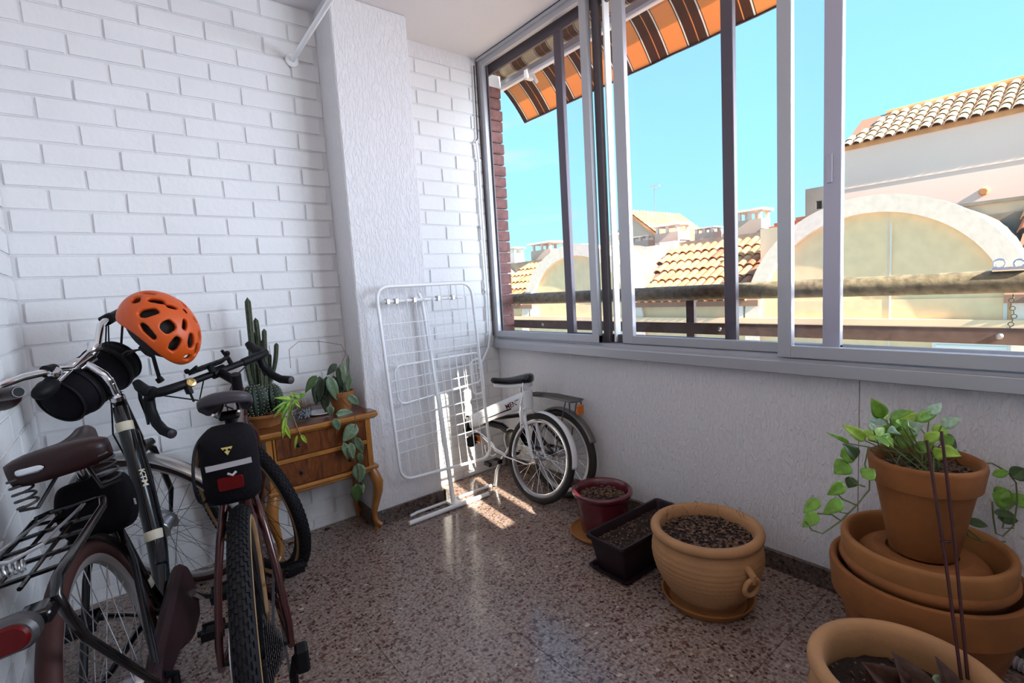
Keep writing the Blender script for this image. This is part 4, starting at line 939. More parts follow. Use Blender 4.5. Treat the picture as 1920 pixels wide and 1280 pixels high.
cb_(0.448, 0.968, F-0.012, BK, 0.338, 0.358, 'base_moulding', 'wood_frame', ch=0.006); cb_(0.455, 0.958, F-0.004, BK, 0.326, 0.340, 'base_moulding', 'wood_frame', ch=0.005)
for z0, z1 in ((0.497, 0.596), (0.361, 0.472)):
    dr = cb_(0.502, 0.916, F+0.001, F+0.02, z0, z1, 'drawer', 'wood_burl')
    for xx in (0.60, 0.83):
        o = MB().lathe([(0, 0.018), (0.006, 0.017), (0.008, 0.012), (0.004, 0.006), (0.011, 0.002), (0.012, 0)], 14, (xx-0.705, F+0.001, (z0+z1)/2), (0, -1, 0)).obj('knob', 'brass_dark', dr)
def cab_leg(x, y, sx, sy):
    P = [(0, 0, 0.335), (0.010, 0.010, 0.30), (0.020, 0.018, 0.265), (0.018, 0.016, 0.22), (0.006, 0.005, 0.16), (-0.004, -0.004, 0.11), (-0.004, -0.003, 0.07), (0.006, 0.006, 0.045), (0.016, 0.014, 0.036), (0.016, 0.014, 0.028)]
    R_ = [0.024, 0.027, 0.028, 0.024, 0.019, 0.015, 0.013, 0.014, 0.016, 0.010]
    o = MB().tube([(x-0.705+sx*a, y-2.50+sy*b, z) for a, b, z in P], R_, 10).obj('leg', 'wood_frame', cab, angle=1.0)
    MB().cyl((x-0.705, y-2.50, 0.05), (x-0.705, y-2.50, 0.0), 0.012, 10, 0.008).obj('foot_peg', 'wood_frame', o)
cab_leg(0.938, 2.392, 1, -1); cab_leg(0.474, 2.392, -1, -1); cab_leg(0.930, 2.628, 1, 0.2); cab_leg(0.474, 2.628, -1, 0.2)
ap = [(-0.235, 0.335)]+[(-0.235+0.47*k/16, 0.335-0.022*abs(math.cos(PI*k/16))**2) for k in range(17)]+[(0.235, 0.335)]
MB().prism(ap, lambda a, b_, h: Vector((a, h, b_)), BK-0.02, BK-0.008).obj('apron', 'wood_burl', cab, smooth=False)
TZ = 0.6352
# cactus
cac = thing('potted_cactus', 'tall cactus with thin columns above a ribbed globe in a shallow terracotta pot', 'cactus', (0.50, 2.535, TZ))
MB().lathe([(0, 0), (0.072, 0), (0.086, 0.046), (0.091, 0.048), (0.092, 0.058), (0.086, 0.060), (0.080, 0.05), (0, 0.045)], 40).obj('pot', 'terracotta', cac, angle=0.9)
soil_bed(cac, 0.080, 0.050, 12, 60)
def ribbed_ball(cx, cy, cz, r, h, nr=14):
    def f(u, v):
        th = PI*u; a = 2*PI*v; rr = r*math.sin(th)*(1-0.16*(0.5-0.5*math.cos(a*nr)))
        return Vector((cx+rr*math.cos(a), cy+rr*math.sin(a), cz+h*math.cos(th)))
    o = MB().grid(f, 14, nr*6).obj('globe', 'cactus_dark', cac)
    sp = MB()
    for k in range(nr):
        a = 2*PI*(k+0.5)/nr
        for q in range(2, 13):
            th = PI*q/14; p = Vector((cx+r*math.sin(th)*math.cos(a), cy+r*math.sin(th)*math.sin(a), cz+h*math.cos(th)))
            d = Vector((math.sin(th)*math.cos(a), math.sin(th)*math.sin(a), math.cos(th)))
            sp.box(-0.0016, 0.0016, -0.0016, 0.0016, 0, 0.004, frame_mat(p, d.orthogonal(), d.cross(d.orthogonal())))
    sp.obj('spines', 'cactus_spine', o, smooth=False, kind='stuff')
ribbed_ball(-0.035, -0.02, 0.125, 0.060, 0.078); ribbed_ball(0.040, 0.005, 0.12, 0.055, 0.070); ribbed_ball(-0.015, 0.035, 0.12, 0.045, 0.065)
def column(p0, p1, r, bend=0.0):
    p0, p1 = Vector(p0), Vector(p1); nr = 7
    def f(u, v):
        a = 2*PI*v; t = u; rr = r*(1-0.22*(0.5-0.5*math.cos(a*nr)))*(math.sqrt(max(0.0, 1-((t-0.93)/0.07)**2)) if t > 0.93 else 1)*(0.85+0.15*min(1, t*5))
        c = p0.lerp(p1, t)+Vector((bend*math.sin(PI*t), 0, 0))
        return c+Vector((rr*math.cos(a), rr*math.sin(a), 0))
    MB().grid(f, 22, nr*4).obj('column', 'cactus_green', cac)
for a, b_, r, bd in (((-0.02, 0, 0.17), (-0.015, -0.01, 0.600), 0.0135, 0), ((0.005, 0.01, 0.17), (0.012, 0.005, 0.505), 0.012, 0.004), ((0.02, -0.01, 0.17), (0.040, -0.01, 0.452), 0.011, 0),
        ((0.01, -0.02, 0.16), (0.028, 0.0, 0.40), 0.011, 0.006), ((-0.03, 0.01, 0.17), (-0.020, 0.01, 0.375), 0.012, 0), ((0.035, 0.0, 0.18), (0.085, -0.015, 0.425-0.045), 0.0105, 0.010),
        ((-0.035, -0.01, 0.17), (-0.050, -0.015, 0.325), 0.011, -0.004), ((0.0, -0.02, 0.16), (0.005, -0.02, 0.34), 0.012, 0), ((0.03, 0.02, 0.16), (0.055, 0.015, 0.33), 0.011, 0.004), ((-0.01, 0.02, 0.17), (0.0, 0.02, 0.44), 0.011, 0.0)):
    column(a, b_, r, bd)
# glass jar with cuttings and the small trailing plant
jar = thing('glass_jar', 'cut glass jar with brown roots and pebbles on the cabinet', 'jar', (0.655, 2.485, TZ))
MB().lathe([(0, 0), (0.030, 0), (0.038, 0.006), (0.046, 0.03), (0.048, 0.055), (0.047, 0.072), (0.045, 0.072), (0.045, 0.03), (0.036, 0.009), (0, 0.008)], 36).obj('glass', 'jar_glass', jar, angle=1.0)
pbm = MB(); rnd = random.Random(4)
for k in range(150):
    a = rnd.uniform(0, 6.28); z = rnd.uniform(0.012, 0.050); r = 0.042*math.sqrt(rnd.random())*(0.8+3*z); pbm.ball((min(r, .041)*math.cos(a), min(r, .041)*math.sin(a), z), 0.0042, 6, 4)
pbm.obj('pebbles', 'pebble', jar, kind='stuff')
rtb = MB()
for k in range(60):
    a = rnd.uniform(0, 6.28); r = rnd.uniform(0, .036); p = Vector((r*math.cos(a), r*math.sin(a), 0.05)); pts = [p]
    for q in range(4): p = p+Vector((rnd.uniform(-.012, .012), rnd.uniform(-.012, .012), rnd.uniform(0.0, .016))); pts.append(p)
    rtb.tube(pts, 0.0009, 4)
rtb.obj('roots', 'jar_root', jar, kind='stuff')
SMALL = [((0.6033,2.42,0.7544),(0.5251,2.4,0.7792),8),((0.5959,2.42,0.7507),(0.5036,2.4,0.7221),7),((0.5832,2.42,0.7406),(0.5094,2.4,0.6915),7),((0.5954,2.42,0.7458),(0.5385,2.4,0.6903),8),((0.6075,2.42,0.7486),(0.5697,2.4,0.6587),8),((0.632,2.42,0.7566),(0.6638,2.4,0.7712),10),((0.6203,2.42,0.7588),(0.5947,2.4,0.7912),10),((0.6313,2.42,0.7491),(0.5885,2.4,0.7299),8),((0.6438,2.42,0.7544),(0.609,2.4,0.7711),8),
  ((0.59,2.41,0.745),(0.56,2.39,0.70),8),((0.60,2.42,0.75),(0.545,2.41,0.765),8),((0.585,2.40,0.735),(0.53,2.385,0.66),9),((0.61,2.42,0.752),(0.63,2.40,0.71),8)]
cut = thing('trailing_cutting', 'small pale green trailing succulent spilling over the cabinet front', 'plant', (0.60, 2.42, TZ))
for i, (a, b_, w) in enumerate(SMALL): leaf(cut, a, b_, w*0.0021, 'leaf_bright' if i % 3 == 0 else 'leaf_green', fold=0.5, curl=0.3)
for a, b_, w in (((0.556,2.368,0.690),(0.524,2.340,0.600),.020),((0.5435,2.36,0.665),(0.559,2.345,0.590),.021),((0.606,2.345,0.600),(0.627,2.345,0.552),.018),((0.590,2.346,0.600),(0.570,2.345,0.535),.011)): leaf(cut, a, b_, w, 'leaf_bright', fold=0.4, curl=0.2)
for pts in ([(0.63, 2.45, 0.70), (0.60, 2.41, 0.75), (0.57, 2.37, 0.71), (0.552, 2.358, 0.67)], [(0.63, 2.45, 0.70), (0.585, 2.385, 0.70), (0.592, 2.345, 0.635), (0.603, 2.345, 0.60)], [(0.64, 2.47, 0.68), (0.62, 2.43, 0.76), (0.56, 2.41, 0.775)]):
    rel(MB().tube(pts, 0.0022, 6).obj('stem', 'jar_root', cut), cut)
# hoya in a terracotta pot
hoy = thing('potted_hoya', 'hanging grey-green broad-leaved plant in a terracotta pot on the cabinet right end', 'potted plant', (0.862, 2.515, TZ))
MB().lathe([(0, 0), (0.042, 0), (0.058, 0.075), (0.064, 0.076), (0.067, 0.10), (0.060, 0.102), (0.056, 0.09), (0, 0.085)], 36).obj('pot', 'terracotta', hoy, angle=0.9)
soil_bed(hoy, 0.056, 0.088, 15, 0)
for i, (a, b_, w) in enumerate(HOYA):
    leaf(hoy, a, b_, w*1.3, 'leaf_deep' if i in (1, 2, 3, 5) else ('leaf_dark' if i in (0, 19) else 'leaf_grey'), fold=0.25, curl=0.12, normal=(-0.35+0.3*math.sin(i*2.1), -0.9, 0.25+0.2*math.cos(i)))
for s_, rr_ in zip(HSTEM, (0.0012, 0.0018, 0.0018)): rel(MB().tube(s_, rr_, 6).obj('vine', 'stem_brown', hoy), hoy)
for k in range(7):
    a = 0.77+0.015*k; leaf(hoy, (a, 2.50+0.01*(k % 3), 0.82-0.01*(k % 2)), (a-0.03+0.012*k, 2.49, 0.70+0.01*(k % 3)), 0.045, 'leaf_deep', fold=0.3)
dish = MB().lathe([(0, 0), (0.045, 0), (0.062, 0.006), (0.062, 0.009), (0.044, 0.004), (0, 0.003)], 32).obj('small_dish', 'white_paint_gloss', None); dish.location = (0.755, 2.545, TZ); tag(dish, 'small white dish between the glass jar and the broad-leaved plant', 'dish')

# ------------------------------------------------------------------ folded clothes rack
rk = thing('drying_rack', 'white wire clothes drying rack, folded upright in front of the column', 'drying rack', (1.35, 2.37, 0.0))
def rounded(pts, r, n=6):
    out = []; k = len(pts); pts = [Vector(p) for p in pts]
    for i in range(k):
        p, a, b_ = pts[i], pts[i-1], pts[(i+1) % k]; u = (a-p).normalized(); v = (b_-p).normalized()
        for j in range(n+1):
            t = j/n; out.append((p+u*r)*(1-t)**2+p*2*t*(1-t)+(p+v*r)*t**2)
    return out
YR = 2.360
rel(MB().tube(rounded([(1.030, YR, 1.250), (1.602, YR, 1.250), (1.662, YR, 0.212), (1.080, YR, 0.236)], 0.075), 0.0085, 10, closed=True).obj('wing_frame', 'white_metal', rk), rk)
wires = MB()
for k in range(10):
    t = (k+1)/11; xa = 1.038+0.566*t; xb = 1.085+0.575*t; wires.cyl((xa, YR, 1.245), (xb, YR, 0.228-0.01*t), 0.0024, 5)
for z in (0.90, 0.98, 1.06): 
    wires.cyl((1.04+0.05*(1.25-z), YR-0.003, z), (1.61+0.06*(1.25-z), YR-0.003, z+0.0), 0.0024, 5)
rel(wires.obj('wires', 'white_metal', rk, kind='stuff'), rk)
w2 = rel(MB().tube(rounded([(1.100, YR+0.02, 0.838), (1.645, YR+0.02, 0.846), (1.652, YR+0.02, 0.672), (1.112, YR+0.02, 0.632)], 0.05), 0.0055, 8, closed=True).obj('inner_wing_frame', 'white_metal', rk), rk)
wires = MB()
for z in (0.775, 0.715, 0.57, 0.51, 0.45, 0.39): wires.cyl((1.075, YR+0.008, z-0.01), (1.650, YR+0.008, z+0.01), 0.0024, 5)
for k in range(12): wires.cyl((1.125+0.044*k, YR+0.018, 0.84), (1.135+0.044*k, YR+0.018, 0.655), 0.0023, 5)
rel(wires.obj('wires', 'white_metal', rk, kind='stuff'), rk)
rel(MB().tube(rounded([(1.585, YR+0.03, 0.80), (1.66, YR+0.03, 0.81), (1.665, YR+0.03, 0.60), (1.59, YR+0.03, 0.60)], 0.03), 0.0055, 8, closed=True).obj('latch_loop', 'white_metal', rk), rk)
hb_ = rel(MB().cyl((1.075, YR+0.012, 1.174), (1.545, YR+0.012, 1.170), 0.0075, 8).obj('hook_bar', 'white_metal', rk), rk)
for xx in (1.092, 1.139, 1.242, 1.387, 1.480): MB().box(xx-0.009, xx+0.009, YR-0.004, YR+0.026, 1.160, 1.188, ch=0.002).obj('clip', 'silver_fender', hb_, smooth=False)
rel(MB().tube([(1.290, YR+0.045, 1.205), (1.300, YR+0.03, 1.17), (1.340, YR+0.008, 0.60), (1.378, YR+0.0, 0.02)], 0.0095, 10).obj('post', 'white_metal', rk), rk)
rel(MB().tube([(1.322, YR+0.045, 1.17), (1.365, YR+0.03, 0.60), (1.400, YR+0.02, 0.02)], 0.0065, 8).obj('post', 'white_metal', rk), rk)
rel(MB().cyl((1.085, 2.322, 0.013), (1.600, 2.322, 0.013), 0.0125, 12).obj('foot_bar', 'white_metal', rk), rk)
rel(MB().tube([(1.135, 2.405, 0.009), (1.180, 2.412, 0.012), (1.690, 2.415, 0.012)], 0.0085, 10).obj('foot_bar', 'white_metal', rk), rk)
rel(MB().box(1.36, 1.42, 2.322, 2.412, 0.008, 0.022).obj('foot_bridge', 'white_metal', rk, smooth=False), rk)
STRAP = [(0.073, 2.619, 1.052), (0.093, 2.599, 1.023), (0.113, 2.582, 1.008), (0.118, 2.571, 0.958), (0.124, 2.559, 0.908)]
# ------------------------------------------------------------------ bicycles
def steer_matrix(A0, ax, delta):
    return Matrix.Translation(A0) @ Matrix.Rotation(delta, 4, ax) @ Matrix.Translation(-A0)
def pose(x, y, psi, lean): return Matrix.Translation((x, y, 0)) @ Matrix.Rotation(psi, 4, 'Z') @ Matrix.Rotation(-lean, 4, 'X')
def wheel(parent, c, axis, R, tr, rim_m, tyre_m, hub_r, hub_w, hub_m, nsp=32, mtx=None, side_m=None, knobs=False, rim_h=0.011, name='wheel', spoke_m='steel_matte'):
    ax = Vector(axis).normalized(); u = ax.cross(Vector((0, 0, 1))).normalized(); w = ax.cross(u); c = Vector(c)
    Rr = R-2*tr-0.002
    b = MB(); prof = [(Rr+0.006, -tr*0.62), (Rr+0.006, tr*0.62), (Rr-0.003, tr*0.62), (Rr-rim_h, tr*0.35), (Rr-rim_h-0.002, 0), (Rr-rim_h, -tr*0.35), (Rr-0.003, -tr*0.62)]
    b.lathe([(r, z) for r, z in prof], 72, c, ax, closed=True)
    rim = b.obj(name, rim_m, parent, angle=0.6)
    if mtx is not None: rim.matrix_local = mtx
    MB().torus(c, ax, R-tr, tr, 84, 12, refu=u).obj('tyre', tyre_m, rim, angle=3)
    if side_m:
        for s_ in (-1, 1): MB().torus(c+ax*(s_*tr*0.55), ax, R-tr*1.45, tr*0.50, 72, 8, refu=u).obj('tyre_sidewall', side_m, rim, angle=3)
    if knobs:
        kb = MB(); N = 96
        for k in range(N):
            a = 2*PI*k/N; d = u*math.cos(a)+w*math.sin(a); t = -u*math.sin(a)+w*math.cos(a)
            for j in range(-3, 4):
                ph = j*0.30; aa = a+(PI/N if j % 2 else 0); d = u*math.cos(aa)+w*math.sin(aa); t = -u*math.sin(aa)+w*math.cos(aa)
                nrm = (d*math.cos(ph)+ax*math.sin(ph)); sid = (-d*math.sin(ph)+ax*math.cos(ph)); p = c+d*(R-tr)+nrm*(tr-0.001)
                M = Matrix(((t[0], sid[0], nrm[0], p[0]), (t[1], sid[1], nrm[1], p[1]), (t[2], sid[2], nrm[2], p[2]), (0, 0, 0, 1)))
                hl = 0.0075 if abs(j) < 3 else 0.006; kb.box(-hl, hl, -tr*0.11, tr*0.11, 0, 0.0032, M)
        kb.obj('tread_knobs', 'rubber', rim, smooth=False, kind='stuff')
    MB().lathe([(hub_r*0.35, -hub_w), (hub_r*0.8, -hub_w+0.004), (hub_r*1.05, -hub_w*0.72), (hub_r*1.08, -hub_w*0.62), (hub_r*0.85, -hub_w*0.5), (hub_r*0.85, hub_w*0.5), (hub_r*1.08, hub_w*0.62), (hub_r*1.05, hub_w*0.72), (hub_r*0.8, hub_w-0.004), (hub_r*0.35, hub_w)], 28, c, ax).cyl(c-ax*(hub_w+0.012), c+ax*(hub_w+0.012), 0.005, 8).obj('hub', hub_m, rim, angle=0.5)
    sp = MB()
    for k in range(nsp):
        s_ = 1 if k % 2 else -1; a = 2*PI*k/nsp; off = (1.15 if (k//2) % 2 else -1.15)
        d1 = u*math.cos(a)+w*math.sin(a); a2 = a+off; d2 = u*math.cos(a2)+w*math.sin(a2)
        sp.cyl(c+d2*hub_r+ax*(s_*hub_w*0.66), c+d1*(Rr-rim_h), 0.0011, 4)
    sp.obj('spokes', spoke_m, rim, smooth=True, kind='stuff')
    return rim
def fender(parent, c, axis, R, w_, a0, a1, m, mtx=None, n=40, name='fender', ridge=True):
    """a measured from straight up, positive towards the rear"""
    ax = Vector(axis).normalized(); up = Vector((0, 0, 1)); up = (up-ax*up.dot(ax)).normalized(); fw = ax.cross(up); c = Vector(c)
    def f(u, v):
        a = a0+(a1-a0)*u; d = up*math.cos(a)-fw*math.sin(a); x_ = (v-0.5)*2
        return c+d*(R-0.010*abs(x_)**2.2)+ax*(x_*w_/2)
    o = MB().grid(f, n, 8).obj(name, m, parent)
    md = o.modifiers.new('thick', 'SOLIDIFY'); md.thickness = 0.0016
    if mtx is not None: o.matrix_local = mtx
    return o
def saddle(parent, M, L, W, skirt, m, name='saddle', tail_up=0.0, nose=0.17, plate=None):
    def w_(t):
        k = (1-t)**1.7*(1-nose)+nose
        if t < 0.2: k *= (max(0.0, 1-((0.2-t)/0.2)**2))**0.5
        if t > 0.90: k *= (max(0.0, 1-((t-0.90)/0.10)**2))**0.5
        return W/2*k
    N = 26; out = []
    for i in range(N+1): t = (1-math.cos(PI*i/N))/2; out.append((t*L, w_(t)))
    pts = out+[(x_, -y_) for x_, y_ in reversed(out[1:-1])]
    rings = [0.0, 0.35, 0.62, 0.82, 0.94, 1.0]; vs = []; n = len(pts)
    def top(x_): t = x_/L; return 0.010*math.cos(t*PI*1.5)+tail_up*(max(0, 0.35-t))
    def sp(x_): return min(max(x_, L*0.16), L*0.90)
    for s_ in rings:
        for x_, y_ in pts:
            sx = sp(x_); px, py = sx+(x_-sx)*s_, y_*s_; vs.append(Vector((px, py, top(px)-0.016*s_**4)))
    for dz, g in ((0.35, 1.012), (0.7, 1.01), (1.0, 0.985)):
        for x_, y_ in pts:
            sx = sp(x_); t = x_/L; sk = skirt*(0.55+0.45*max(0, 1-t*1.4)); vs.append(Vector((sx+(x_-sx)*g, y_*g, top(x_)-0.016-sk*dz)))
    R_ = len(rings)+3; fs = []
    for i in range(R_-1):
        for j in range(n): fs.append((i*n+j, i*n+(j+1) % n, (i+1)*n+(j+1) % n, (i+1)*n+j))
    o = MB().add([M @ v for v in vs], fs).obj(name, m, parent, angle=1.2)
    md = o.modifiers.new('thick', 'SOLIDIFY'); md.thickness = 0.004; md.offset = -1
    if plate:
        ids = plate; b = MB(); K = 14; P = []
        for k in range(K+1):
            f_ = ids[0]+(ids[1]-ids[0])*k/K; i0 = int(f_); fr_ = f_-i0; A_, B_ = pts[i0], pts[i0+1]
            P.append((A_[0]+(B_[0]-A_[0])*fr_, A_[1]+(B_[1]-A_[1])*fr_))
        def pf_(u, v):
            q = u*K; i0 = min(int(q), K-1); fr_ = q-i0; x_ = P[i0][0]+(P[i0+1][0]-P[i0][0])*fr_; y_ = P[i0][1]+(P[i0+1][1]-P[i0][1])*fr_
            sx = sp(x_); hgt = math.sqrt(max(0.02, 1-(2*u-1)**6)); dz = 0.36+(v-0.5)*0.30*hgt; g = 1.034
            return M @ Vector((sx+(x_-sx)*g-0.0015, y_*g, top(x_)-0.016-skirt*dz))
        b.grid(pf_, 24, 3); pl_ = b.obj('name_plate', 'chrome', o, angle=1.2); pl_.modifiers.new('thick', 'SOLIDIFY').thickness = 0.0012
    return o
def spring(p0, p1, r, turns, wr):
    p0, p1 = Vector(p0), Vector(p1); d = (p1-p0).normalized(); u = d.orthogonal().normalized(); w = d.cross(u); pts = []
    N = int(turns*14)
    for k in range(N+1):
        a = 2*PI*turns*k/N; pts.append(p0.lerp(p1, k/N)+u*r*math.cos(a)+w*r*math.sin(a))
    return MB().tube(pts, wr, 6)
def gear(b, c, ax, R, th, teeth):
    ax = Vector(ax).normalized(); u = ax.orthogonal().normalized(); w = ax.cross(u); n = teeth*2; vs = []
    for z in (-th/2, th/2):
        for k in range(n):
            a = 2*PI*k/n; r = R*(1.0 if k % 2 else 0.93); vs.append(Vector(c)+ax*z+u*r*math.cos(a)+w*r*math.sin(a))
    b.add(vs, [tuple(reversed(range(n))), tuple(range(n, 2*n))]+[(i, (i+1) % n, n+(i+1) % n, n+i) for i in range(n)])
def pedal(parent, c, m='black_matte', refl=None, w_=0.05, mtx=None, l=0.042):
    c = Vector(c)
    o = MB().box(c.x-l*0.6, c.x+l*0.6, c.y-w_*0.7, c.y+w_*0.7, c.z-0.009, c.z+0.009, ch=.003).box(c.x-l-0.002, c.x-l+0.004, c.y-w_, c.y+w_, c.z-0.012, c.z+0.012).box(c.x+l-0.004, c.x+l+0.002, c.y-w_, c.y+w_, c.z-0.012, c.z+0.012).box(c.x-l, c.x+l, c.y-w_, c.y-w_+0.006, c.z-0.006, c.z+0.006).box(c.x-l, c.x+l, c.y+w_-0.006, c.y+w_, c.z-0.006, c.z+0.006).cyl(c+Vector((0, -w_-0.01, 0)), c+Vector((0, w_+0.01, 0)), 0.008, 8)
    o = o.obj('pedal', m, parent, smooth=False)
    if refl:
        for s_ in (-1, 1): MB().box(c.x+s_*0.046-0.002, c.x+s_*0.046+0.002, c.y-w_*0.6, c.y+w_*0.6, c.z-0.008, c.z+0.008).obj('reflector', refl, o, smooth=False)
    return o

# ---- city bicycle, leaning lightly to the left, handlebar turned
B1M = pose(-0.026, 1.375, 1.392, 0.157)
bike1 = thing('city_bicycle', 'black city bicycle with brown sprung leather saddle and rear rack, at the far left', 'bicycle', matrix=B1M)
A1 = Vector((1.04362, 0, 0.32948)); X1 = Vector((-0.34202, 0, 0.93969)); S1 = steer_matrix(A1, X1, 1.00)
ax1 = lambda d: A1+X1*d
BB1 = Vector((0.485, 0, 0.285))
fr = MB().tube([(0.815, 0, 0.885), (0.785, 0, 0.78), (0.725, 0, 0.58), (0.665, 0, 0.44), (0.60, 0, 0.345), (0.50, 0, 0.290)], [0.022, 0.023, 0.024, 0.025, 0.025, 0.024], 14)
fr.tube([ax1(0.48)+Vector((-0.01, -0.0, 0)), (0.775, -0.012, 0.62), (0.700, -0.012, 0.47), (0.60, -0.008, 0.37)], [0.019, 0.019, 0.019, 0.018], 12)
fr.cyl(ax1(0.44), ax1(0.625), 0.021, 16)
fr.tube([(0.268, 0, 0.80), (0.36, 0, 0.57), (0.40, 0, 0.45), BB1], 0.0165, 14).lathe([(0.024, -0.036), (0.024, 0.036)], 18, BB1, (0, 1, 0))
for s_ in (-1, 1):
    fr.tube([BB1+Vector((-0.02, s_*0.02, 0)), (0.36, s_*0.045, 0.295), (0.015, s_*0.070, 0.348)], 0.0095, 10).tube([(0.315, s_*0.012, 0.70), (0.20, s_*0.050, 0.56), (0.01, s_*0.070, 0.365)], 0.0085, 10)
    fr.box(-0.015, 0.025, s_*0.070-0.004, s_*0.070+0.004, 0.33, 0.375)
frame1 = fr.obj('frame', 'black_gloss', bike1)
for c_, d_, r_ in (((0.792, 0, 0.815), (0.30, 0, 0.95), 0.0252), ((0.668, 0, 0.448), (0.42, 0, 0.91), 0.0272), ((0.418, 0, 0.405), (-0.40, 0, 0.92), 0.0180)):
    d_ = Vector(d_).normalized(); c_ = Vector(c_)
    MB().lathe([(r_, -0.016), (r_+0.0006, -0.015), (r_+0.0006, 0.015), (r_, 0.016)], 20, c_, d_).obj('frame_label', 'cream_label', frame1)
lt_ = text_mesh('KTM', 0.030, 'cream_label', 0.0004, 0.0006)
inst(lt_, 'lettering', frame1, matrix=frame_mat((0.738-0.020, -0.0165, 0.640), Vector((-0.29, 0.0, -0.95)), Vector((0.80, -0.62, -0.25))))
MB().tube([ax1(0.62)+Vector((0.0, 0.02, 0)), (0.80, 0.04, 0.80), (0.80, 0.028, 0.70), (0.735, 0.03, 0.58)], 0.0028, 6).tube([(0.80, -0.028, 0.78), (0.735, -0.030, 0.58), (0.66, -0.03, 0.42), (0.55, -0.02, 0.30)], 0.003, 6).obj('cable', 'black_matte', bike1)
MB().cyl((0.268, 0, 0.79), (0.247, 0, 0.845), 0.0125, 12).obj('seat_post', 'chrome', bike1)
# saddle with springs and a riveted plate
SM = Matrix.Translation((0.115, 0, 0.905)) @ Matrix.Rotation(math.radians(-2), 4, 'Y')
sad = saddle(bike1, SM, 0.285, 0.245, 0.052, 'brown_leather', nose=0.20, plate=(0.75, 3.3))
for s_ in (-1, 1):
    spring((0.150, s_*0.078, 0.795), (0.150, s_*0.078, 0.868), 0.019, 4.5, 0.0030).obj('spring', 'steel_dark', sad)
    MB().tube([(0.150, s_*0.095, 0.792), (0.135, s_*0.06, 0.790), (0.20, s_*0.030, 0.835), (0.26, s_*0.022, 0.845), (0.36, s_*0.016, 0.875), (0.39, s_*0.008, 0.885)], 0.0042, 7).obj('saddle_rail', 'steel_dark', sad)
MB().box(0.228, 0.275, -0.03, 0.03, 0.828, 0.852, ch=0.004).obj('clamp', 'black_matte', sad)
MB().tube([(0.155, 0.09, 0.862), (0.145, 0, 0.858), (0.155, -0.09, 0.862)], 0.006, 8).obj('saddle_rail', 'black_matte', sad)
# wheels
wheel(bike1, (1.10, 0, 0.352), (0, 1, 0), 0.350, 0.0185, 'steel_matte', 'rubber_brown', 0.046, 0.042, 'steel_matte', 36, mtx=S1, spoke_m='spoke_steel')
wheel(bike1, (0, 0, 0.352), (0, 1, 0), 0.350, 0.0190, 'silver_fender', 'rubber_brown', 0.030, 0.055, 'steel_matte', 36, spoke_m='spoke_steel')
ff = fender(bike1, (1.10, 0, 0.352), (0, 1, 0), 0.368, 0.052, -0.75, 1.75, 'silver_fender', S1, name='front_fender')
fender(bike1, (0, 0, 0.352), (0, 1, 0), 0.368, 0.050, -1.5, 0.02, 'black_gloss', name='rear_fender')
fk = MB()
for s_ in (-1, 1): fk.tube([ax1(0.40)+Vector((0, s_*0.020, 0)), ax1(0.36)+Vector((0, s_*0.045, 0)), ax1(0.15)+Vector((0.01, s_*0.052, 0)), (1.10, s_*0.054, 0.352)], [0.015, 0.016, 0.013, 0.008], 10, sx=0.8)
fk.cyl(ax1(0.39), ax1(0.445), 0.019, 14).box(ax1(0.395).x-0.022, ax1(0.395).x+0.022, -0.05, 0.05, ax1(0.395).z-0.015, ax1(0.395).z+0.012, ch=0.006)
fork1 = fk.obj('fork', 'black_gloss', bike1); fork1.matrix_local = S1
MB().tube([ax1(0.34)+Vector((0.03, 0.06, 0)), (1.03, 0.068, 0.48), (1.08, 0.066, 0.40)], 0.002, 5).obj('cable', 'black_matte', fork1)
hl = MB().ball(ax1(0.42)+Vector((0.075, 0, 0.035)), (0.055, 0.040, 0.032), 18, 12).obj('head_lamp', 'white_paint_gloss', bike1); hl.matrix_local = S1
MB().box(ax1(0.42).x+0.0, ax1(0.42).x+0.05, -0.012, 0.012, ax1(0.42).z+0.005, ax1(0.42).z+0.022, ch=.003).obj('bracket', 'black_matte', hl)
# quill, handlebar, grips
hbm = Matrix.Translation((0.86, -0.02, 0)) @ Matrix.Rotation(math.radians(9), 4, 'Z') @ Matrix.Translation((-0.86, 0.02, 0))
st1 = MB().cyl(ax1(0.62), ax1(0.70), 0.0125, 14).tube([ax1(0.68), ax1(0.72)+Vector((0.01, 0, 0)), (0.835, -0.008, 1.045), (0.855, -0.014, 1.063)], [0.0135, 0.014, 0.013, 0.014], 12).cyl((0.857, -0.05, 1.064), (0.857, 0.02, 1.064), 0.019, 16).lathe([(0.024, 0), (0.024, 0.016), (0.018, 0.022), (0.012, 0.022)], 20, ax1(0.618), X1).obj('stem', 'chrome', bike1); st1.matrix_local = S1
hbp = [(0.845, -0.300, 1.140), (0.850, -0.255, 1.147), (0.848, -0.19, 1.152), (0.835, -0.145, 1.146), (0.835, -0.105, 1.115), (0.848, -0.075, 1.080), (0.857, -0.04, 1.064), (0.857, 0.01, 1.064), (0.845, 0.05, 1.078), (0.835, 0.10, 1.100), (0.838, 0.18, 1.128), (0.835, 0.25, 1.140), (0.805, 0.30, 1.140), (0.76, 0.325, 1.133), (0.70, 0.338, 1.127)]
hb1 = MB().tube(hbp, 0.0112, 12).obj('handlebar', 'chrome', bike1); hb1.matrix_local = S1
MB().tube([(0.82, 0.288, 1.141), (0.775, 0.320, 1.136), (0.73, 0.333, 1.130), (0.665, 0.343, 1.122)], [0.015, 0.017, 0.0185, 0.0165], 14, sx=1.0).obj('grip', 'brown_leather', hb1)
MB().torus((0.663, 0.343, 1.122), (0.97, -0.15, 0.1), 0.0135, 0.0022, 18, 6).obj('grip_cap', 'steel_dark', hb1)
MB().cyl((0.6655, 0.3425, 1.122), (0.6615, 0.3432, 1.1216), 0.0115, 16).obj('grip_plug', 'black_matte', hb1)
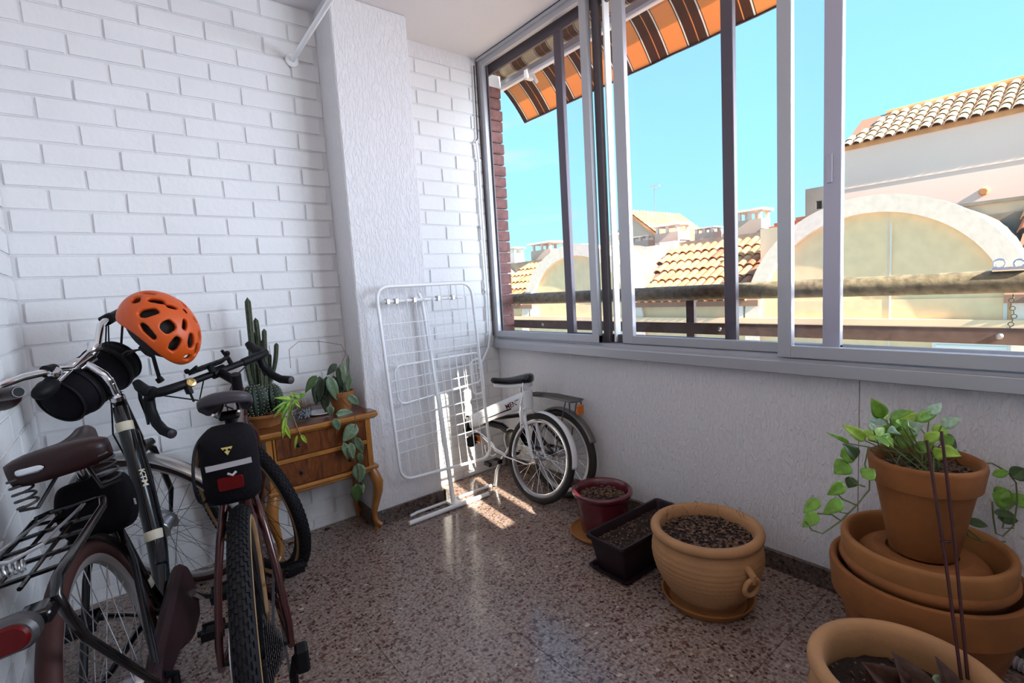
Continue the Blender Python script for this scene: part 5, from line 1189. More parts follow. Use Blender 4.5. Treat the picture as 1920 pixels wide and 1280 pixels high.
MB().ball((0.78, 0.305, 1.108), (0.06, 0.022, 0.028), 14, 8).obj('palm_rest', 'brown_leather', hb1)
MB().tube([(0.850, -0.20, 1.150), (0.852, -0.26, 1.145), (0.850, -0.33, 1.136)], [0.016, 0.019, 0.017], 14).obj('grip', 'brown_leather', hb1)
MB().box(0.835, 0.870, -0.215, -0.175, 1.130, 1.168, ch=0.006).tube([(0.86, -0.19, 1.145), (0.90, -0.215, 1.135), (0.905, -0.30, 1.125)], 0.006, 8).obj('brake_lever', 'black_matte', hb1)
MB().tube([(0.86, -0.185, 1.135), (0.88, -0.13, 1.06), (0.90, -0.06, 0.99), (0.86, -0.01, 0.93), (0.86, 0.0, 0.86)], 0.0026, 6).tube([(0.855, -0.185, 1.130), (0.86, -0.10, 1.03), (0.845, -0.03, 0.97)], 0.0026, 6).obj('cable', 'black_matte', hb1)
MB().cyl((0.845, 0.105, 1.062), (0.845, -0.045, 1.088), 0.0075, 12).lathe([(0.009, 0), (0.011, 0.010), (0.017, 0.022), (0.025, 0.032), (0.0235, 0.033), (0.012, 0.020)], 20, (0.845, -0.045, 1.088), (0, -0.985, 0.17)).obj('horn', 'chrome', hb1)
MB().ball((0.845, 0.150, 1.063), (0.026, 0.045, 0.026), 16, 10).obj('horn_bulb', 'black_matte', hb1)
MB().lathe([(0, 0.014), (0.014, 0.013), (0.020, 0.006), (0.021, 0)], 18, (0.83, 0.105, 1.094), (-0.8, 0.1, 0.6)).obj('bell', 'chrome', hb1)
MB().cyl((0.842, 0.09, 1.099), (0.836, 0.12, 1.108), 0.020, 14).obj('clamp', 'black_matte', hb1)
MB().tube([(0.862, -0.085, 1.000), (0.875, -0.045, 1.045), (0.862, -0.015, 1.060)], [0.007, 0.010, 0.008], 10).obj('quick_lock', 'chrome', hb1)
MB().ball((0.862, 0.012, 1.083), (0.022, 0.030, 0.012), 14, 8).obj('stem_cap', 'silver_fender', hb1)
# rack, chain guard, drive train, stand
rk1 = MB()
for s_ in (-1, 1):
    rk1.tube([(0.098, s_*0.062, 0.770), (0.06, s_*0.068, 0.764), (-0.20, s_*0.070, 0.762), (-0.270, s_*0.070, 0.760), (-0.296, s_*0.070, 0.742), (-0.285, s_*0.070, 0.700), (-0.255, s_*0.071, 0.630), (-0.04, s_*0.075, 0.365)], 0.0085 if s_ < 0 else 0.006, 10)
    rk1.tube([(0.09, s_*0.062, 0.765), (0.27, s_*0.018, 0.70)], 0.004, 6)
rk1.tube([(0.11, 0.062, 0.772), (0.135, 0.045, 0.77), (0.138, 0, 0.768), (0.135, -0.045, 0.77), (0.11, -0.062, 0.772)], 0.0055, 8)
for xx in (0.02, -0.06, -0.14, -0.22): rk1.tube([(xx, -0.066, 0.762), (xx-0.01, 0, 0.766), (xx, 0.066, 0.762)], 0.0045, 6)
for yy in (-0.022, 0.022): rk1.tube([(0.13, yy, 0.766), (-0.27, yy, 0.764)], 0.004, 6)
rk1.cyl((-0.290, -0.070, 0.728), (-0.290, 0.070, 0.728), 0.0075, 8).box(-0.335, -0.29, -0.07, -0.025, 0.715, 0.742, ch=0.005)
rack1 = rk1.obj('rear_rack', 'black_gloss', bike1)
MB().tube([(0.08, 0.030, 0.778), (0.0, 0.034, 0.785), (-0.12, 0.036, 0.795), (-0.19, 0.04, 0.80), (-0.21, 0.0, 0.795), (-0.19, -0.04, 0.80), (-0.12, -0.036, 0.795), (0.0, -0.034, 0.785), (0.08, -0.030, 0.778)], 0.0032, 6).obj('spring_clamp', 'steel_matte', rack1)
spring((-0.19, 0.055, 0.775), (-0.19, -0.01, 0.775), 0.010, 8, 0.0018).obj('spring', 'steel_matte', rack1)
tl = loft([(rrect(0.058, 0.020, .019), 0), (rrect(0.064, 0.026, .025), 0.010), (rrect(0.064, 0.026, .025), 0.030), (rrect(0.058, 0.022, .02), 0.036)]).obj('tail_light', 'steel_dark', bike1, angle=0.6)
TLM = frame_mat((-0.335, 0.000, 0.730), (0, -1, 0), (0, 0, 1)); tl.matrix_local = TLM
loft([(rrect(0.056, 0.0215, .021), 0), (rrect(0.052, 0.018, .017), 0.006)]).obj('lens', 'red_lens', tl, angle=0.6).location = (0, 0, 0.0355)
cg = [(-0.02+0.118*math.cos(a), 0.118*math.sin(a)) for a in [(-0.75+1.55*k/16)*PI for k in range(17)]]
cgp = [(0.10*math.cos(a)+0.485, 0.10*math.sin(a)+0.285) for a in [(-0.45+0.95*k/16)*PI for k in range(17)]]+[(0.05, 0.385), (-0.03, 0.375), (-0.045, 0.345), (0.0, 0.315), (0.20, 0.275), (0.36, 0.205)]
MB().prism(cgp, lambda a, b_, h: Vector((a, h, b_)), -0.082, -0.046).obj('chain_guard', 'brown_guard', bike1, angle=0.8).modifiers.new('round', 'BEVEL').width = 0.012
cr = MB().tube([BB1+Vector((0, -0.085, 0)), (0.53, -0.095, 0.24), (0.615, -0.098, 0.185)], [0.012, 0.010, 0.011], 10).obj('crank', 'chrome', bike1); pedal(cr, (0.615, -0.15, 0.185), 'black_matte', w_=0.045)
cr = MB().tube([BB1+Vector((0, 0.065, 0)), (0.355, 0.095, 0.385)], [0.012, 0.011], 10).obj('crank', 'chrome', bike1); pedal(cr, (0.355, 0.15, 0.385), 'black_matte', w_=0.045)
MB().tube([(0.42, 0.03, 0.27), (0.435, 0.045, 0.15), (0.46, 0.085, 0.02)], 0.009, 10).obj('kickstand', 'black_matte', bike1)
MB().tube([(0.0, -0.078, 0.35), (0.02, -0.095, 0.33), (0.0, -0.09, 0.27), (0.03, -0.085, 0.22)], 0.010, 8).obj('gear_arm', 'black_matte', bike1)

# saddle pouch under the brown saddle (strapped on)
sp_ = loft([(rrect(0.040, 0.055, .02), 0.0), (rrect(0.058, 0.075, .03), 0.03), (rrect(0.062, 0.078, .03), 0.10), (rrect(0.050, 0.070, .03), 0.145), (rrect(0.035, 0.055, .02), 0.155)]).obj('saddle_pouch', 'black_fabric', None, angle=1.2)
sp_.matrix_world = B1M @ frame_mat((0.235, -0.005, 0.640), (0.94, 0, -0.34), (0, 1, 0)); tag(sp_, 'black fabric pouch strapped below the brown leather saddle', 'bag')
sp_.modifiers.new('soft', 'SUBSURF').levels = 1
rf_ = MB().box(-0.006, 0.006, -0.008, 0.008, 0, 0.002).obj('reflective_tab', 'reflective_grey', sp_, smooth=False); rf_.matrix_local = Matrix.Translation((-0.02, -0.079, 0.06)) @ Matrix.Rotation(PI/2, 4, 'X')
# round handlebar bag
hbag = MB().lathe([(0, -0.145), (0.055, -0.143), (0.080, -0.130), (0.086, -0.10), (0.088, 0.0), (0.086, 0.10), (0.080, 0.130), (0.055, 0.143), (0, 0.145)], 36, (0, 0, 0), (0, 1, 0)).obj('handlebar_bag', 'black_fabric', None, angle=1.2)
hbag.matrix_world = B1M @ S1 @ Matrix.Translation((0.930, -0.055, 0.995)); tag(hbag, 'black barrel-shaped bag hanging on the chrome handlebar', 'bag')
for yy in (-0.135, 0.135): MB().torus((0, yy, 0), (0, 1, 0), 0.080, 0.004, 36, 6).obj('piping', 'black_matte', hbag)
for yy in (-0.07, 0.07): MB().torus((0, yy, 0), (0, 1, 0), 0.089, 0.004, 36, 6, sx=3.2).obj('strap', 'black_matte', hbag)

# ---- helmet hanging on the right grip
hel = thing('bicycle_helmet', 'orange bicycle helmet with black openings hanging on the handlebar end', 'helmet', (0.128, 2.19, 1.14))
HL, HW, HH = 0.140, 0.108, 0.112
def hsurf(a, p, k=1.0):
    """a azimuth (0 = front), p polar from crown, egg-shaped shell"""
    sx = math.sin(p)*math.cos(a); sy = math.sin(p)*math.sin(a); cz = math.cos(p)
    rx = HL*(1.0+0.06*(sx > 0))*(1-0.02*abs(sy)); ridge = 0.012*max(0, math.cos(a*3))*math.sin(p)**2 if p < 1.5 else 0
    return Vector((sx*rx, sy*HW, cz*HH))*(k+ridge*2)
# vents: (azimuth, polar, half azimuth width, half polar length, tilt)
vents = []   # azimuth, polar, half width, half length, twist
for s_ in (-1, 1):
    vents += [(s_*0.30, 0.80, 0.10, 0.20), (s_*0.26, 1.28, 0.10, 0.10), (s_*0.80, 1.05, 0.10, 0.22), (s_*1.30, 0.78, 0.13, 0.19), (s_*1.50, 1.26, 0.22, 0.10), (s_*1.95, 0.98, 0.10, 0.24), (s_*2.45, 0.72, 0.10, 0.20), (s_*2.50, 1.20, 0.13, 0.13), (s_*2.86, 0.98, 0.075, 0.20), (s_*0.75, 0.42, 0.07, 0.16), (s_*2.2, 0.36, 0.07, 0.14)]
vents += [(0.0, 1.05, 0.07, 0.18)]
def in_vent(a, p):
    for va, vp, wa, wp in vents:
        da = (a-va+PI) % (2*PI)-PI
        q = abs(da*math.sin(p)/(wa*1.22))**2.6+abs((p-vp)/(wp*1.12))**2.6
        if q < 1: return True
    return False
NA, NP = 132, 54
def rim_p(a): return 1.62+0.10*math.cos(2*a)+0.30*math.exp(-(((abs((a+PI) % (2*PI)-PI)-2.35)/0.55)**2))-0.12*math.cos(a)
vs = [hsurf(2*PI*i/NA, 0.03+(rim_p(2*PI*i/NA)-0.03)*j/NP) for i in range(NA) for j in range(NP+1)]
fs = []
for i in range(NA):
    for j in range(NP):
        a = 2*PI*(i+0.5)/NA; p = 0.03+(rim_p(a)-0.03)*(j+0.5)/NP
        if not in_vent(a, p): fs.append((i*(NP+1)+j, ((i+1) % NA)*(NP+1)+j, ((i+1) % NA)*(NP+1)+j+1, i*(NP+1)+j+1))
fs.append(tuple(i*(NP+1) for i in range(NA)))
# relax the jagged vent borders
bm = bmesh.new(); tmp = bpy.data.meshes.new('t'); tmp.from_pydata([tuple(v) for v in vs], [], fs); bm.from_mesh(tmp)
bmesh.ops.delete(bm, geom=[v for v in bm.verts if not v.link_faces], context='VERTS')
bv = [v for v in bm.verts if v.is_boundary]
for _ in range(6):
    new = {}
    for v in bv:
        nb = [e_.other_vert(v).co for e_ in v.link_edges if e_.is_boundary]
        if len(nb) == 2: new[v] = v.co*0.4+(nb[0]+nb[1])*0.3
    for v, c_ in new.items(): v.co = c_
me = bpy.data.meshes.new('shell'); bm.to_mesh(me); bm.free(); me.shade_smooth(); me.materials.append(MATS['helmet_orange'])
shell = bpy.data.objects.new('shell', me); COL.objects.link(shell); shell.parent = hel
md = shell.modifiers.new('thick', 'SOLIDIFY'); md.thickness = 0.016; md.offset = -1
inner = MB()
inner.torus((0, 0, -0.01), (0, 0, 1), 0.112, 0.009, 40, 6, sx=2.0)
io = inner.obj('inner_frame', 'foam_black', hel)
MB().grid(lambda u, v: hsurf(2*PI*u, 0.02+(1.42)*v, 0.86), 40, 16).obj('inner_liner', 'foam_black', hel)
stp = MB()
for s_ in (-1, 1):
    stp.tube([(0.05, s_*0.105, -0.03), (0.02, s_*0.085, -0.10), (0.01, s_*0.045, -0.155)], 0.0045, 5, sx=0.35).tube([(-0.07, s_*0.095, -0.03), (-0.01, s_*0.085, -0.10)], 0.0045, 5, sx=0.35)
stp.tube([(0.01, -0.045, -0.155), (0.012, 0.0, -0.175), (0.01, 0.045, -0.155)], 0.0055, 6, sx=0.5)
pass
stp.obj('strap', 'black_matte', hel)
# front of the shell points down to the right, crown faces the room
hx = Vector((0.40, -0.22, -0.80)); hz = Vector((0.62, -0.55, 0.45))
hz = (hz-hx.normalized()*hz.dot(hx.normalized())).normalized(); hx.normalize(); hy = hz.cross(hx)
HM = Matrix(((hx[0], hy[0], hz[0], 0.112), (hx[1], hy[1], hz[1], 2.215), (hx[2], hy[2], hz[2], 1.125), (0, 0, 0, 1)))
HM = HM @ Matrix.Scale(0.94, 4); HM.translation += Vector((0.014, 0, 0.008)); hel.matrix_world = HM
HI = HM.inverted()
MB().tube([HI @ Vector(p) for p in STRAP], 0.0105, 8, sx=0.5).box(-0.012, 0.012, -0.012, 0.012, -0.012, 0.012, Matrix.Translation(HI @ Vector(STRAP[-1])), ch=.003).obj('chin_strap', 'black_matte', hel)

# ---- gravel bicycle
B2M = pose(0.186, 1.295, 1.370, 0.015)
bike2 = thing('gravel_bicycle', 'dark copper drop-bar bicycle with knobbly tan-wall tyres, in front of the cabinet', 'bicycle', matrix=B2M)
A2 = Vector((0.99272, 0, 0.33872)); X2 = Vector((-0.32557, 0, 0.94552)); S2 = steer_matrix(A2, X2, 0.60)
ax2 = lambda d: A2+X2*d
BB2 = Vector((0.425, 0, 0.275))
fr = MB().cyl(ax2(0.44), ax2(0.585), 0.020, 16).tube([ax2(0.55), (0.55, 0, 0.815), (0.262, 0, 0.775)], [0.017, 0.016, 0.014], 12).tube([ax2(0.465), (0.60, 0, 0.48), BB2], [0.020, 0.022, 0.022], 14)
fr.tube([BB2, (0.30, 0, 0.64), (0.250, 0, 0.80)], [0.019, 0.016, 0.015], 12).lathe([(0.025, -0.04), (0.025, 0.04)], 18, BB2, (0, 1, 0))
for s_ in (-1, 1):
    fr.tube([(0.268, s_*0.012, 0.755), (0.19, s_*0.022, 0.745), (0.12, s_*0.034, 0.705), (0.08, s_*0.050, 0.628), (0.045, s_*0.064, 0.538), (0.012, s_*0.076, 0.40), (0.0, s_*0.076, 0.355)], [0.008, 0.009, 0.0095, 0.0095, 0.009, 0.009, 0.008], 10)
    fr.tube([BB2+Vector((-0.02, s_*0.028, 0)), (0.33, s_*0.052, 0.275), (0.12, s_*0.068, 0.315), (0.0, s_*0.076, 0.350)], [0.012, 0.011, 0.009, 0.009], 10)
frame2 = fr.obj('frame', 'copper_paint', bike2)
MB().cyl((0.250, 0, 0.78), (0.190, 0, 0.915), 0.0135, 14).box(0.165, 0.215, -0.024, 0.024, 0.905, 0.922, ch=.004).obj('seat_post', 'black_matte', bike2)
sad2 = saddle(bike2, Matrix.Translation((0.070, 0, 0.958)), 0.262, 0.152, 0.022, 'dark_grey_plastic', tail_up=0.10, nose=0.26)
for s_ in (-1, 1): MB().tube([(0.085, s_*0.028, 0.940), (0.12, s_*0.022, 0.925), (0.24, s_*0.020, 0.922), (0.31, s_*0.010, 0.945)], 0.0035, 6).obj('saddle_rail', 'steel_matte', sad2)
wheel(bike2, (1.04, 0, 0.357), (0, 1, 0), 0.355, 0.0235, 'black_matte', 'rubber', 0.018, 0.050, 'black_matte', 28, mtx=S2, side_m='tan_sidewall', knobs=True, rim_h=0.022, spoke_m='black_matte')
wheel(bike2, (0, 0, 0.357), (0, 1, 0), 0.355, 0.0235, 'black_matte', 'rubber', 0.020, 0.055, 'black_matte', 28, side_m='tan_sidewall', knobs=True, rim_h=0.022, spoke_m='black_matte')
fk = MB()
for s_ in (-1, 1): fk.tube([ax2(0.415)+Vector((0, s_*0.018, 0)), ax2(0.37)+Vector((0, s_*0.043, 0)), ax2(0.15)+Vector((0.004, s_*0.055, 0)), (1.04, s_*0.058, 0.357)], [0.016, 0.017, 0.013, 0.010], 10, sx=0.75)
fk.cyl(ax2(0.40), ax2(0.44), 0.021, 14)
o = fk.obj('fork', 'copper_paint', bike2); o.matrix_local = S2
st2 = MB().cyl(ax2(0.585), ax2(0.645), 0.018, 14).tube([ax2(0.615), (0.888, 0, 0.962)], [0.017, 0.016], 12).cyl((0.888, -0.024, 0.962), (0.888, 0.024, 0.962), 0.021, 14).obj('stem', 'black_matte', bike2); st2.matrix_local = S2
dbp = [(0.888, 0.0, 0.962), (0.888, 0.10, 0.962), (0.884, 0.175, 0.965), (0.895, 0.205, 0.966), (0.930, 0.214, 0.966), (0.962, 0.218, 0.948), (0.968, 0.224, 0.905), (0.945, 0.232, 0.860), (0.900, 0.238, 0.835), (0.840, 0.243, 0.828)]
full = [Vector((a, -b_, c_)) for a, b_, c_ in reversed(dbp[1:])]+[Vector(p) for p in dbp]
hb2 = MB().tube(full, 0.0125, 12).obj('handlebar', 'black_matte', bike2); hb2.matrix_local = S2
for s_ in (-1, 1):
    MB().tube([(a, s_*b_, c_) for a, b_, c_ in dbp[1:]], [0.0155]+[0.0168]*8, 12).obj('bar_tape', 'black_matte', hb2)
    MB().lathe([(0, 0.004), (0.010, 0.003), (0.015, 0)], 12, (0.839, s_*0.243, 0.828), (-1, 0, -0.1)).obj('end_plug', 'dark_grey_plastic', hb2)
    MB().tube([(0.925, s_*0.214, 0.972), (0.965, s_*0.216, 0.975), (0.995, s_*0.217, 0.995), (1.008, s_*0.217, 1.012)], [0.019, 0.020, 0.018, 0.013], 12).obj('brake_hood', 'black_matte', hb2)
    MB().tube([(1.000, s_*0.220, 0.985), (1.010, s_*0.224, 0.950), (0.998, s_*0.230, 0.890), (1.000, s_*0.236, 0.855)], [0.009, 0.010, 0.009, 0.007], 8, sx=0.6).obj('brake_lever', 'black_gloss', hb2)
MB().tube([(0.95, 0.20, 0.955), (0.96, 0.11, 0.90), (0.93, 0.02, 0.84), (0.86, 0.0, 0.80)], 0.0027, 6).tube([(0.95, -0.20, 0.955), (0.965, -0.10, 0.91), (0.94, -0.01, 0.83), (0.90, 0.02, 0.70)], 0.0027, 6).tube([(0.89, 0.06, 0.952), (0.93, 0.08, 0.88), (0.90, 0.04, 0.80), (0.84, 0.02, 0.76)], 0.0027, 6).obj('cable', 'black_matte', hb2)
pm = MB().box(-0.038, 0.038, -0.062, -0.056, -0.004, 0.010).box(-0.038, 0.038, 0.056, 0.062, -0.004, 0.010)
for k in range(5): pm.box(-0.038+0.017*k, -0.030+0.017*k, -0.06, 0.06, -0.004, 0.003)
for k in range(4): pm.box(-0.04, 0.04, -0.042+0.028*k-0.004, -0.042+0.028*k+0.004, -0.004, 0.003)
pm = pm.ball((0.040, 0.060, 0.014), 0.010, 8, 6).ball((-0.036, -0.062, 0.014), 0.010, 8, 6).tube([(0, 0, -0.004), (0.0, 0.0, -0.03)], 0.012, 10).obj('phone_mount', 'black_matte', hb2, smooth=False)
pm.matrix_local = Matrix.Translation((0.875, 0.030, 0.998)) @ Matrix.Rotation(math.radians(18), 4, 'Y')
MB().lathe([(0.0, 0.006), (0.007, 0.006), (0.008, 0.010), (0.015, 0.008), (0.017, 0.0)], 18, (0.872, 0.112, 0.962), (-1, 0.1, 0.45)).obj('bell', 'gold', hb2)
MB().box(0.862, 0.892, 0.118, 0.134, 0.925, 0.958, ch=.003).tube([(0.875, 0.126, 0.93), (0.872, 0.126, 0.895)], 0.004, 6).obj('remote_lever', 'black_matte', hb2)
MB().tube([(0.888, -0.055, 0.975), (0.885, -0.050, 1.00), (0.880, -0.035, 1.035)], [0.009, 0.008, 0.006], 8).obj('lamp_bracket', 'black_matte', hb2)
# drive train
cs = MB()
for k in range(10): gear(cs, (0, -0.022-0.0040*k, 0.357), (0, 1, 0), 0.082-0.0058*k, 0.0018, 36-2*k)
cs.obj('cassette', 'steel_dark', bike2, smooth=False)
cr_ = MB(); gear(cr_, BB2+Vector((0, -0.048, 0)), (0, 1, 0), 0.083, 0.003, 40)
ring = cr_.obj('chainring', 'black_gloss', bike2, smooth=False)
c1 = MB().tube([BB2+Vector((0, -0.055, 0)), BB2+Vector((0.085, -0.065, -0.015)), BB2+Vector((0.165, -0.070, -0.03))], [0.014, 0.011, 0.012], 10).obj('crank', 'black_gloss', bike2)
pedal(c1, BB2+Vector((0.168, -0.115, -0.03)), 'black_matte', w_=0.028, l=0.026)
c2 = MB().tube([BB2+Vector((0, 0.055, 0)), BB2+Vector((-0.165, 0.070, 0.03))], [0.014, 0.012], 10).obj('crank', 'black_gloss', bike2)
pedal(c2, BB2+Vector((-0.168, 0.115, 0.03)), 'black_matte', w_=0.028, l=0.026)
MB().box(-0.018, 0.025, -0.112, -0.080, 0.27, 0.335, ch=0.006).tube([(0.0, -0.082, 0.31), (0.03, -0.072, 0.25), (0.055, -0.070, 0.175)], 0.011, 8).lathe([(0.018, -0.003), (0.018, 0.003)], 14, (0.035, -0.068, 0.235), (0, 1, 0)).lathe([(0.018, -0.003), (0.018, 0.003)], 14, (0.055, -0.068, 0.165), (0, 1, 0)).obj('derailleur', 'black_matte', bike2, angle=0.5)
ch = MB()
for k in range(74):
    t = k/73
    p, q = ((Vector((0.0, -0.042, 0.357+0.058)), BB2+Vector((0, -0.048, 0.080))) if k < 37 else (Vector((0.055, -0.066, 0.147)), BB2+Vector((0, -0.048, -0.080))))
    tt = (k % 37)/36; c_ = p.lerp(q, tt); d_ = (q-p).normalized(); ch.box(-0.0055, 0.0055, -0.0035, 0.0035, -0.003, 0.003, frame_mat(c_, d_, (0, 1, 0)))
ch.obj('chain', 'steel_dark', bike2, smooth=False)
MB().lathe([(0.080, -0.001), (0.080, 0.001), (0.060, 0.001), (0.060, -0.001)], 40, (0, 0.050, 0.357), (0, 1, 0), closed=True).obj('brake_disc', 'steel_matte', bike2, angle=0.4)
MB().cyl((0.36, 0.0, 0.46), (0.335, 0.0, 0.55), 0.014, 12).obj('mini_pump', 'steel_matte', bike2)
# saddle pack under the grey saddle
sb = loft([(rrect(0.036, 0.066, .024), -0.004), (rrect(0.050, 0.081, .034), 0.006), (rrect(0.060, 0.090, .036), 0.022), (rrect(0.062, 0.092, .036), 0.050), (rrect(0.056, 0.086, .034), 0.095), (rrect(0.040, 0.066, .03), 0.150), (rrect(0.028, 0.05, .02), 0.160)]).obj('saddle_pack', 'black_fabric', None, angle=1.2)
SBM = B2M @ frame_mat((0.010, 0.004, 0.822), (0, -1, 0), (0.06, 0, 1.0)) @ Matrix.Rotation(PI, 4, 'Y')
SBM = B2M @ Matrix(((0.0, -0.10, 0.995, 0.000), (-1.0, 0.0, 0.0, 0.004), (0.0, 0.995, 0.10, 0.820), (0, 0, 0, 1)))
SBM = B2M @ Matrix(((0.0, -0.10, 0.995, 0.000), (1.0, 0.0, 0.0, 0.002), (0.0, 0.995, 0.10, 0.818), (0, 0, 0, 1)))
sb.matrix_world = SBM; tag(sb, 'black wedge saddle pack with grey reflective stripe below the grey saddle', 'bag')
# x of the pack runs to the bike's left, y up, z forward
zf = -0.0055
MB().box(-0.047, 0.047, 0.012, 0.025, zf, zf+0.003, Matrix.Rotation(math.radians(-2), 4, 'Z')).obj('reflective_stripe', 'reflective_grey', sb, smooth=False)
loft([(rrect(0.027, 0.0165, .006), 0), (rrect(0.025, 0.0145, .005), 0.004)]).obj('rear_reflector', 'red_lens', sb, angle=0.5).matrix_local = Matrix.Translation((0.002, -0.026, zf)) @ Matrix.Rotation(PI, 4, 'Y')
MB().tube([(-0.012, 0.0, zf), (-0.004, -0.006, zf-0.004), (0.006, -0.002, zf)], 0.003, 6).obj('zip_pull', 'reflective_grey', sb)
tri = MB().prism([(-0.0115, 0.062), (0.0115, 0.062), (0.0, 0.043)], lambda a, b_, h: Vector((a, b_, h)), zf-0.0012, zf+0.004).obj('triangle_logo', 'yellow_print', sb, smooth=False)
for a in (-0.0045, 0.0045): MB().lathe([(0, 0.0004), (0.0028, 0.0004), (0.003, 0)], 10, (a, 0.056, zf-0.0012), (0, 0, -1)).obj('logo_dot', 'black_fabric', tri)
MB().torus((0.058, 0, 0.03), (1, 0, 0.15), 0.07, 0.0035, 30, 6).obj('piping', 'black_matte', sb)

# ---- folded bicycle in the corner
fb = thing('folding_bicycle', 'white and black folding bicycle, folded, leaning in the corner under the window', 'bicycle', (1.82, 2.08, 0.0))
FO = Vector(fb.location)
def L(p): return Vector(p)-FO
n1 = Vector((0.98, 0.08, -0.19)).normalized()
wheel(fb, L((1.770, 2.040, 0.252)), n1, 0.250, 0.019, 'chrome', 'grey_rubber', 0.019, 0.045, 'steel_matte', 28, spoke_m='chrome', rim_h=0.014)
n2 = Vector((0.995, 0.02, -0.06)).normalized()
wheel(fb, L((1.898, 1.995, 0.256)), n2, 0.252, 0.021, 'steel_matte', 'grey_rubber', 0.024, 0.050, 'steel_matte', 28, spoke_m='chrome', rim_h=0.014)
fender(fb, L((1.770, 2.040, 0.252)), -n1, 0.262, 0.048, -0.10, 1.60, 'white_paint_gloss', name='front_fender')
fender(fb, L((1.770, 2.040, 0.252)), -n1, 0.262, 0.048, -0.62, -0.30, 'white_paint_gloss', name='front_fender')
fender(fb, L((1.898, 1.995, 0.256)), -n2, 0.266, 0.052, -0.6, 1.15, 'fender_dark', name='rear_fender')
def ptube(p, r, m, name, **k): return MB().tube([L(q) for q in p], r, k.get('n', 12), sx=k.get('sx', 1.0), up=k.get('up')).obj(name, m, fb)
mt = ptube([(1.795, 2.150, 0.572), (1.720, 2.36, 0.480), (1.640, 2.545, 0.392)], [0.047, 0.043, 0.038], 'white_paint_gloss', 'main_tube', sx=0.42, up=(0, 0, 1), n=16)
fx = (Vector((1.640, 2.545, 0.392))-Vector((1.795, 2.150, 0.572))).normalized(); lt2 = text_mesh('MENT', 0.040, 'red_lens', 0.0004, 0.0005)
nside = fx.cross(Vector((0, 0, 1))).normalized(); nside = nside if nside.dot(Vector((-1, -0.6, 0))) > 0 else -nside
upv = nside.cross(-fx); upv = upv if upv.z > 0 else -upv
inst(lt2, 'lettering', mt, matrix=frame_mat(L(Vector((1.765, 2.235, 0.534))+nside*0.0195), -fx, upv))
MB().prism([(-0.10, -0.010), (0.10, -0.002), (0.10, 0.0), (-0.10, -0.001)], lambda a, b_, h: L(Vector((1.725, 2.335, 0.480))+fx*a+upv*(b_-0.006)+nside*(0.0185+h)), 0, 0.002).obj('tube_stripe', 'black_gloss', mt, smooth=False)
ptube([(1.798, 2.150, 0.62), (1.800, 2.150, 0.52)], 0.030, 'white_paint_gloss', 'head_tube')
hg = MB().box(-0.02, 0.02, -0.022, 0.022, -0.05, 0.05, Matrix.Translation(L((1.642, 2.548, 0.385))) @ Matrix.Rotation(0.3, 4, 'Y'), ch=0.006).obj('hinge', 'black_matte', fb)
for s_ in (-1, 1): ptube([Vector((1.782, 2.140, 0.52))+n1*(s_*0.022), Vector((1.780, 2.12, 0.47))+n1*(s_*0.042), Vector((1.770, 2.055, 0.27))+n1*(s_*0.050), Vector((1.770, 2.040, 0.252))+n1*(s_*0.050)], [0.012, 0.012, 0.009, 0.007], 'white_paint_gloss', 'fork_blade')
ptube([Vector((1.745, 2.135, 0.52)), Vector((1.728, 2.120, 0.46)), Vector((1.735, 2.10, 0.42))], 0.012, 'steel_matte', 'brake_arm')
ptube([(1.758, 2.165, 0.545), (1.735, 2.150, 0.50), (1.73, 2.13, 0.44)], 0.007, 'chrome', 'brake_arm')
ptube([(1.79, 2.175, 0.66), (1.775, 2.165, 0.60), (1.745, 2.160, 0.53), (1.72, 2.13, 0.41)], 0.005, 'chrome', 'cable')
ptube([(1.850, 2.255, 0.650), (1.858, 2.275, 0.56), (1.866, 2.300, 0.30)], 0.0145, 'steel_matte', 'seat_post')
ptube([(1.858, 2.272, 0.52), (1.868, 2.305, 0.27)], 0.020, 'black_gloss', 'seat_tube')
sdir = Vector((-0.60, 0.80, -0.04)).normalized(); syd = Vector((0, 0, 1)).cross(sdir).normalized(); szd = sdir.cross(syd)
SMf = Matrix(((sdir[0], syd[0], szd[0], 0), (sdir[1], syd[1], szd[1], 0), (sdir[2], syd[2], szd[2], 0), (0, 0, 0, 1)))
so = L((1.872, 2.175, 0.695)); SMf = Matrix.Translation(so) @ SMf
sf = saddle(fb, SMf, 0.262, 0.165, 0.030, 'black_gloss', nose=0.20)
so2 = saddle(fb, SMf @ Matrix.Translation((0.012, 0, -0.022)) @ Matrix.Scale(0.90, 4), 0.262, 0.160, 0.040, 'white_paint_gloss', name='saddle_shell', nose=0.2)
MB().box(-0.03, 0.03, -0.025, 0.025, -0.06, -0.02, SMf @ Matrix.Translation((0.10, 0, 0)), ch=0.005).obj('clamp', 'black_matte', fb)
BBf = Vector((1.860, 2.320, 0.275))
bf = MB()
for s_ in (-1, 1):
    bf.tube([L(BBf+n2*(s_*0.02)), L(Vector((1.898, 2.12, 0.262))+n2*(s_*0.05)), L(Vector((1.898, 1.995, 0.256))+n2*(s_*0.058))], 0.010, 10)
    bf.tube([L((1.862, 2.285, 0.44)), L(Vector((1.885, 2.18, 0.40))+n2*(s_*0.045)), L(Vector((1.898, 2.0, 0.262))+n2*(s_*0.058))], 0.008, 10)
bf.tube([L(BBf), L((1.80, 2.42, 0.36)), L((1.70, 2.53, 0.40))], [0.020, 0.022, 0.022], 12).tube([L((1.862, 2.285, 0.44)), L((1.79, 2.40, 0.42)), L((1.70, 2.52, 0.415))], 0.013, 10).lathe([(0.022, -0.035), (0.022, 0.035)], 16, L(BBf), (1, 0, 0))
bf.obj('rear_frame', 'black_gloss', fb)
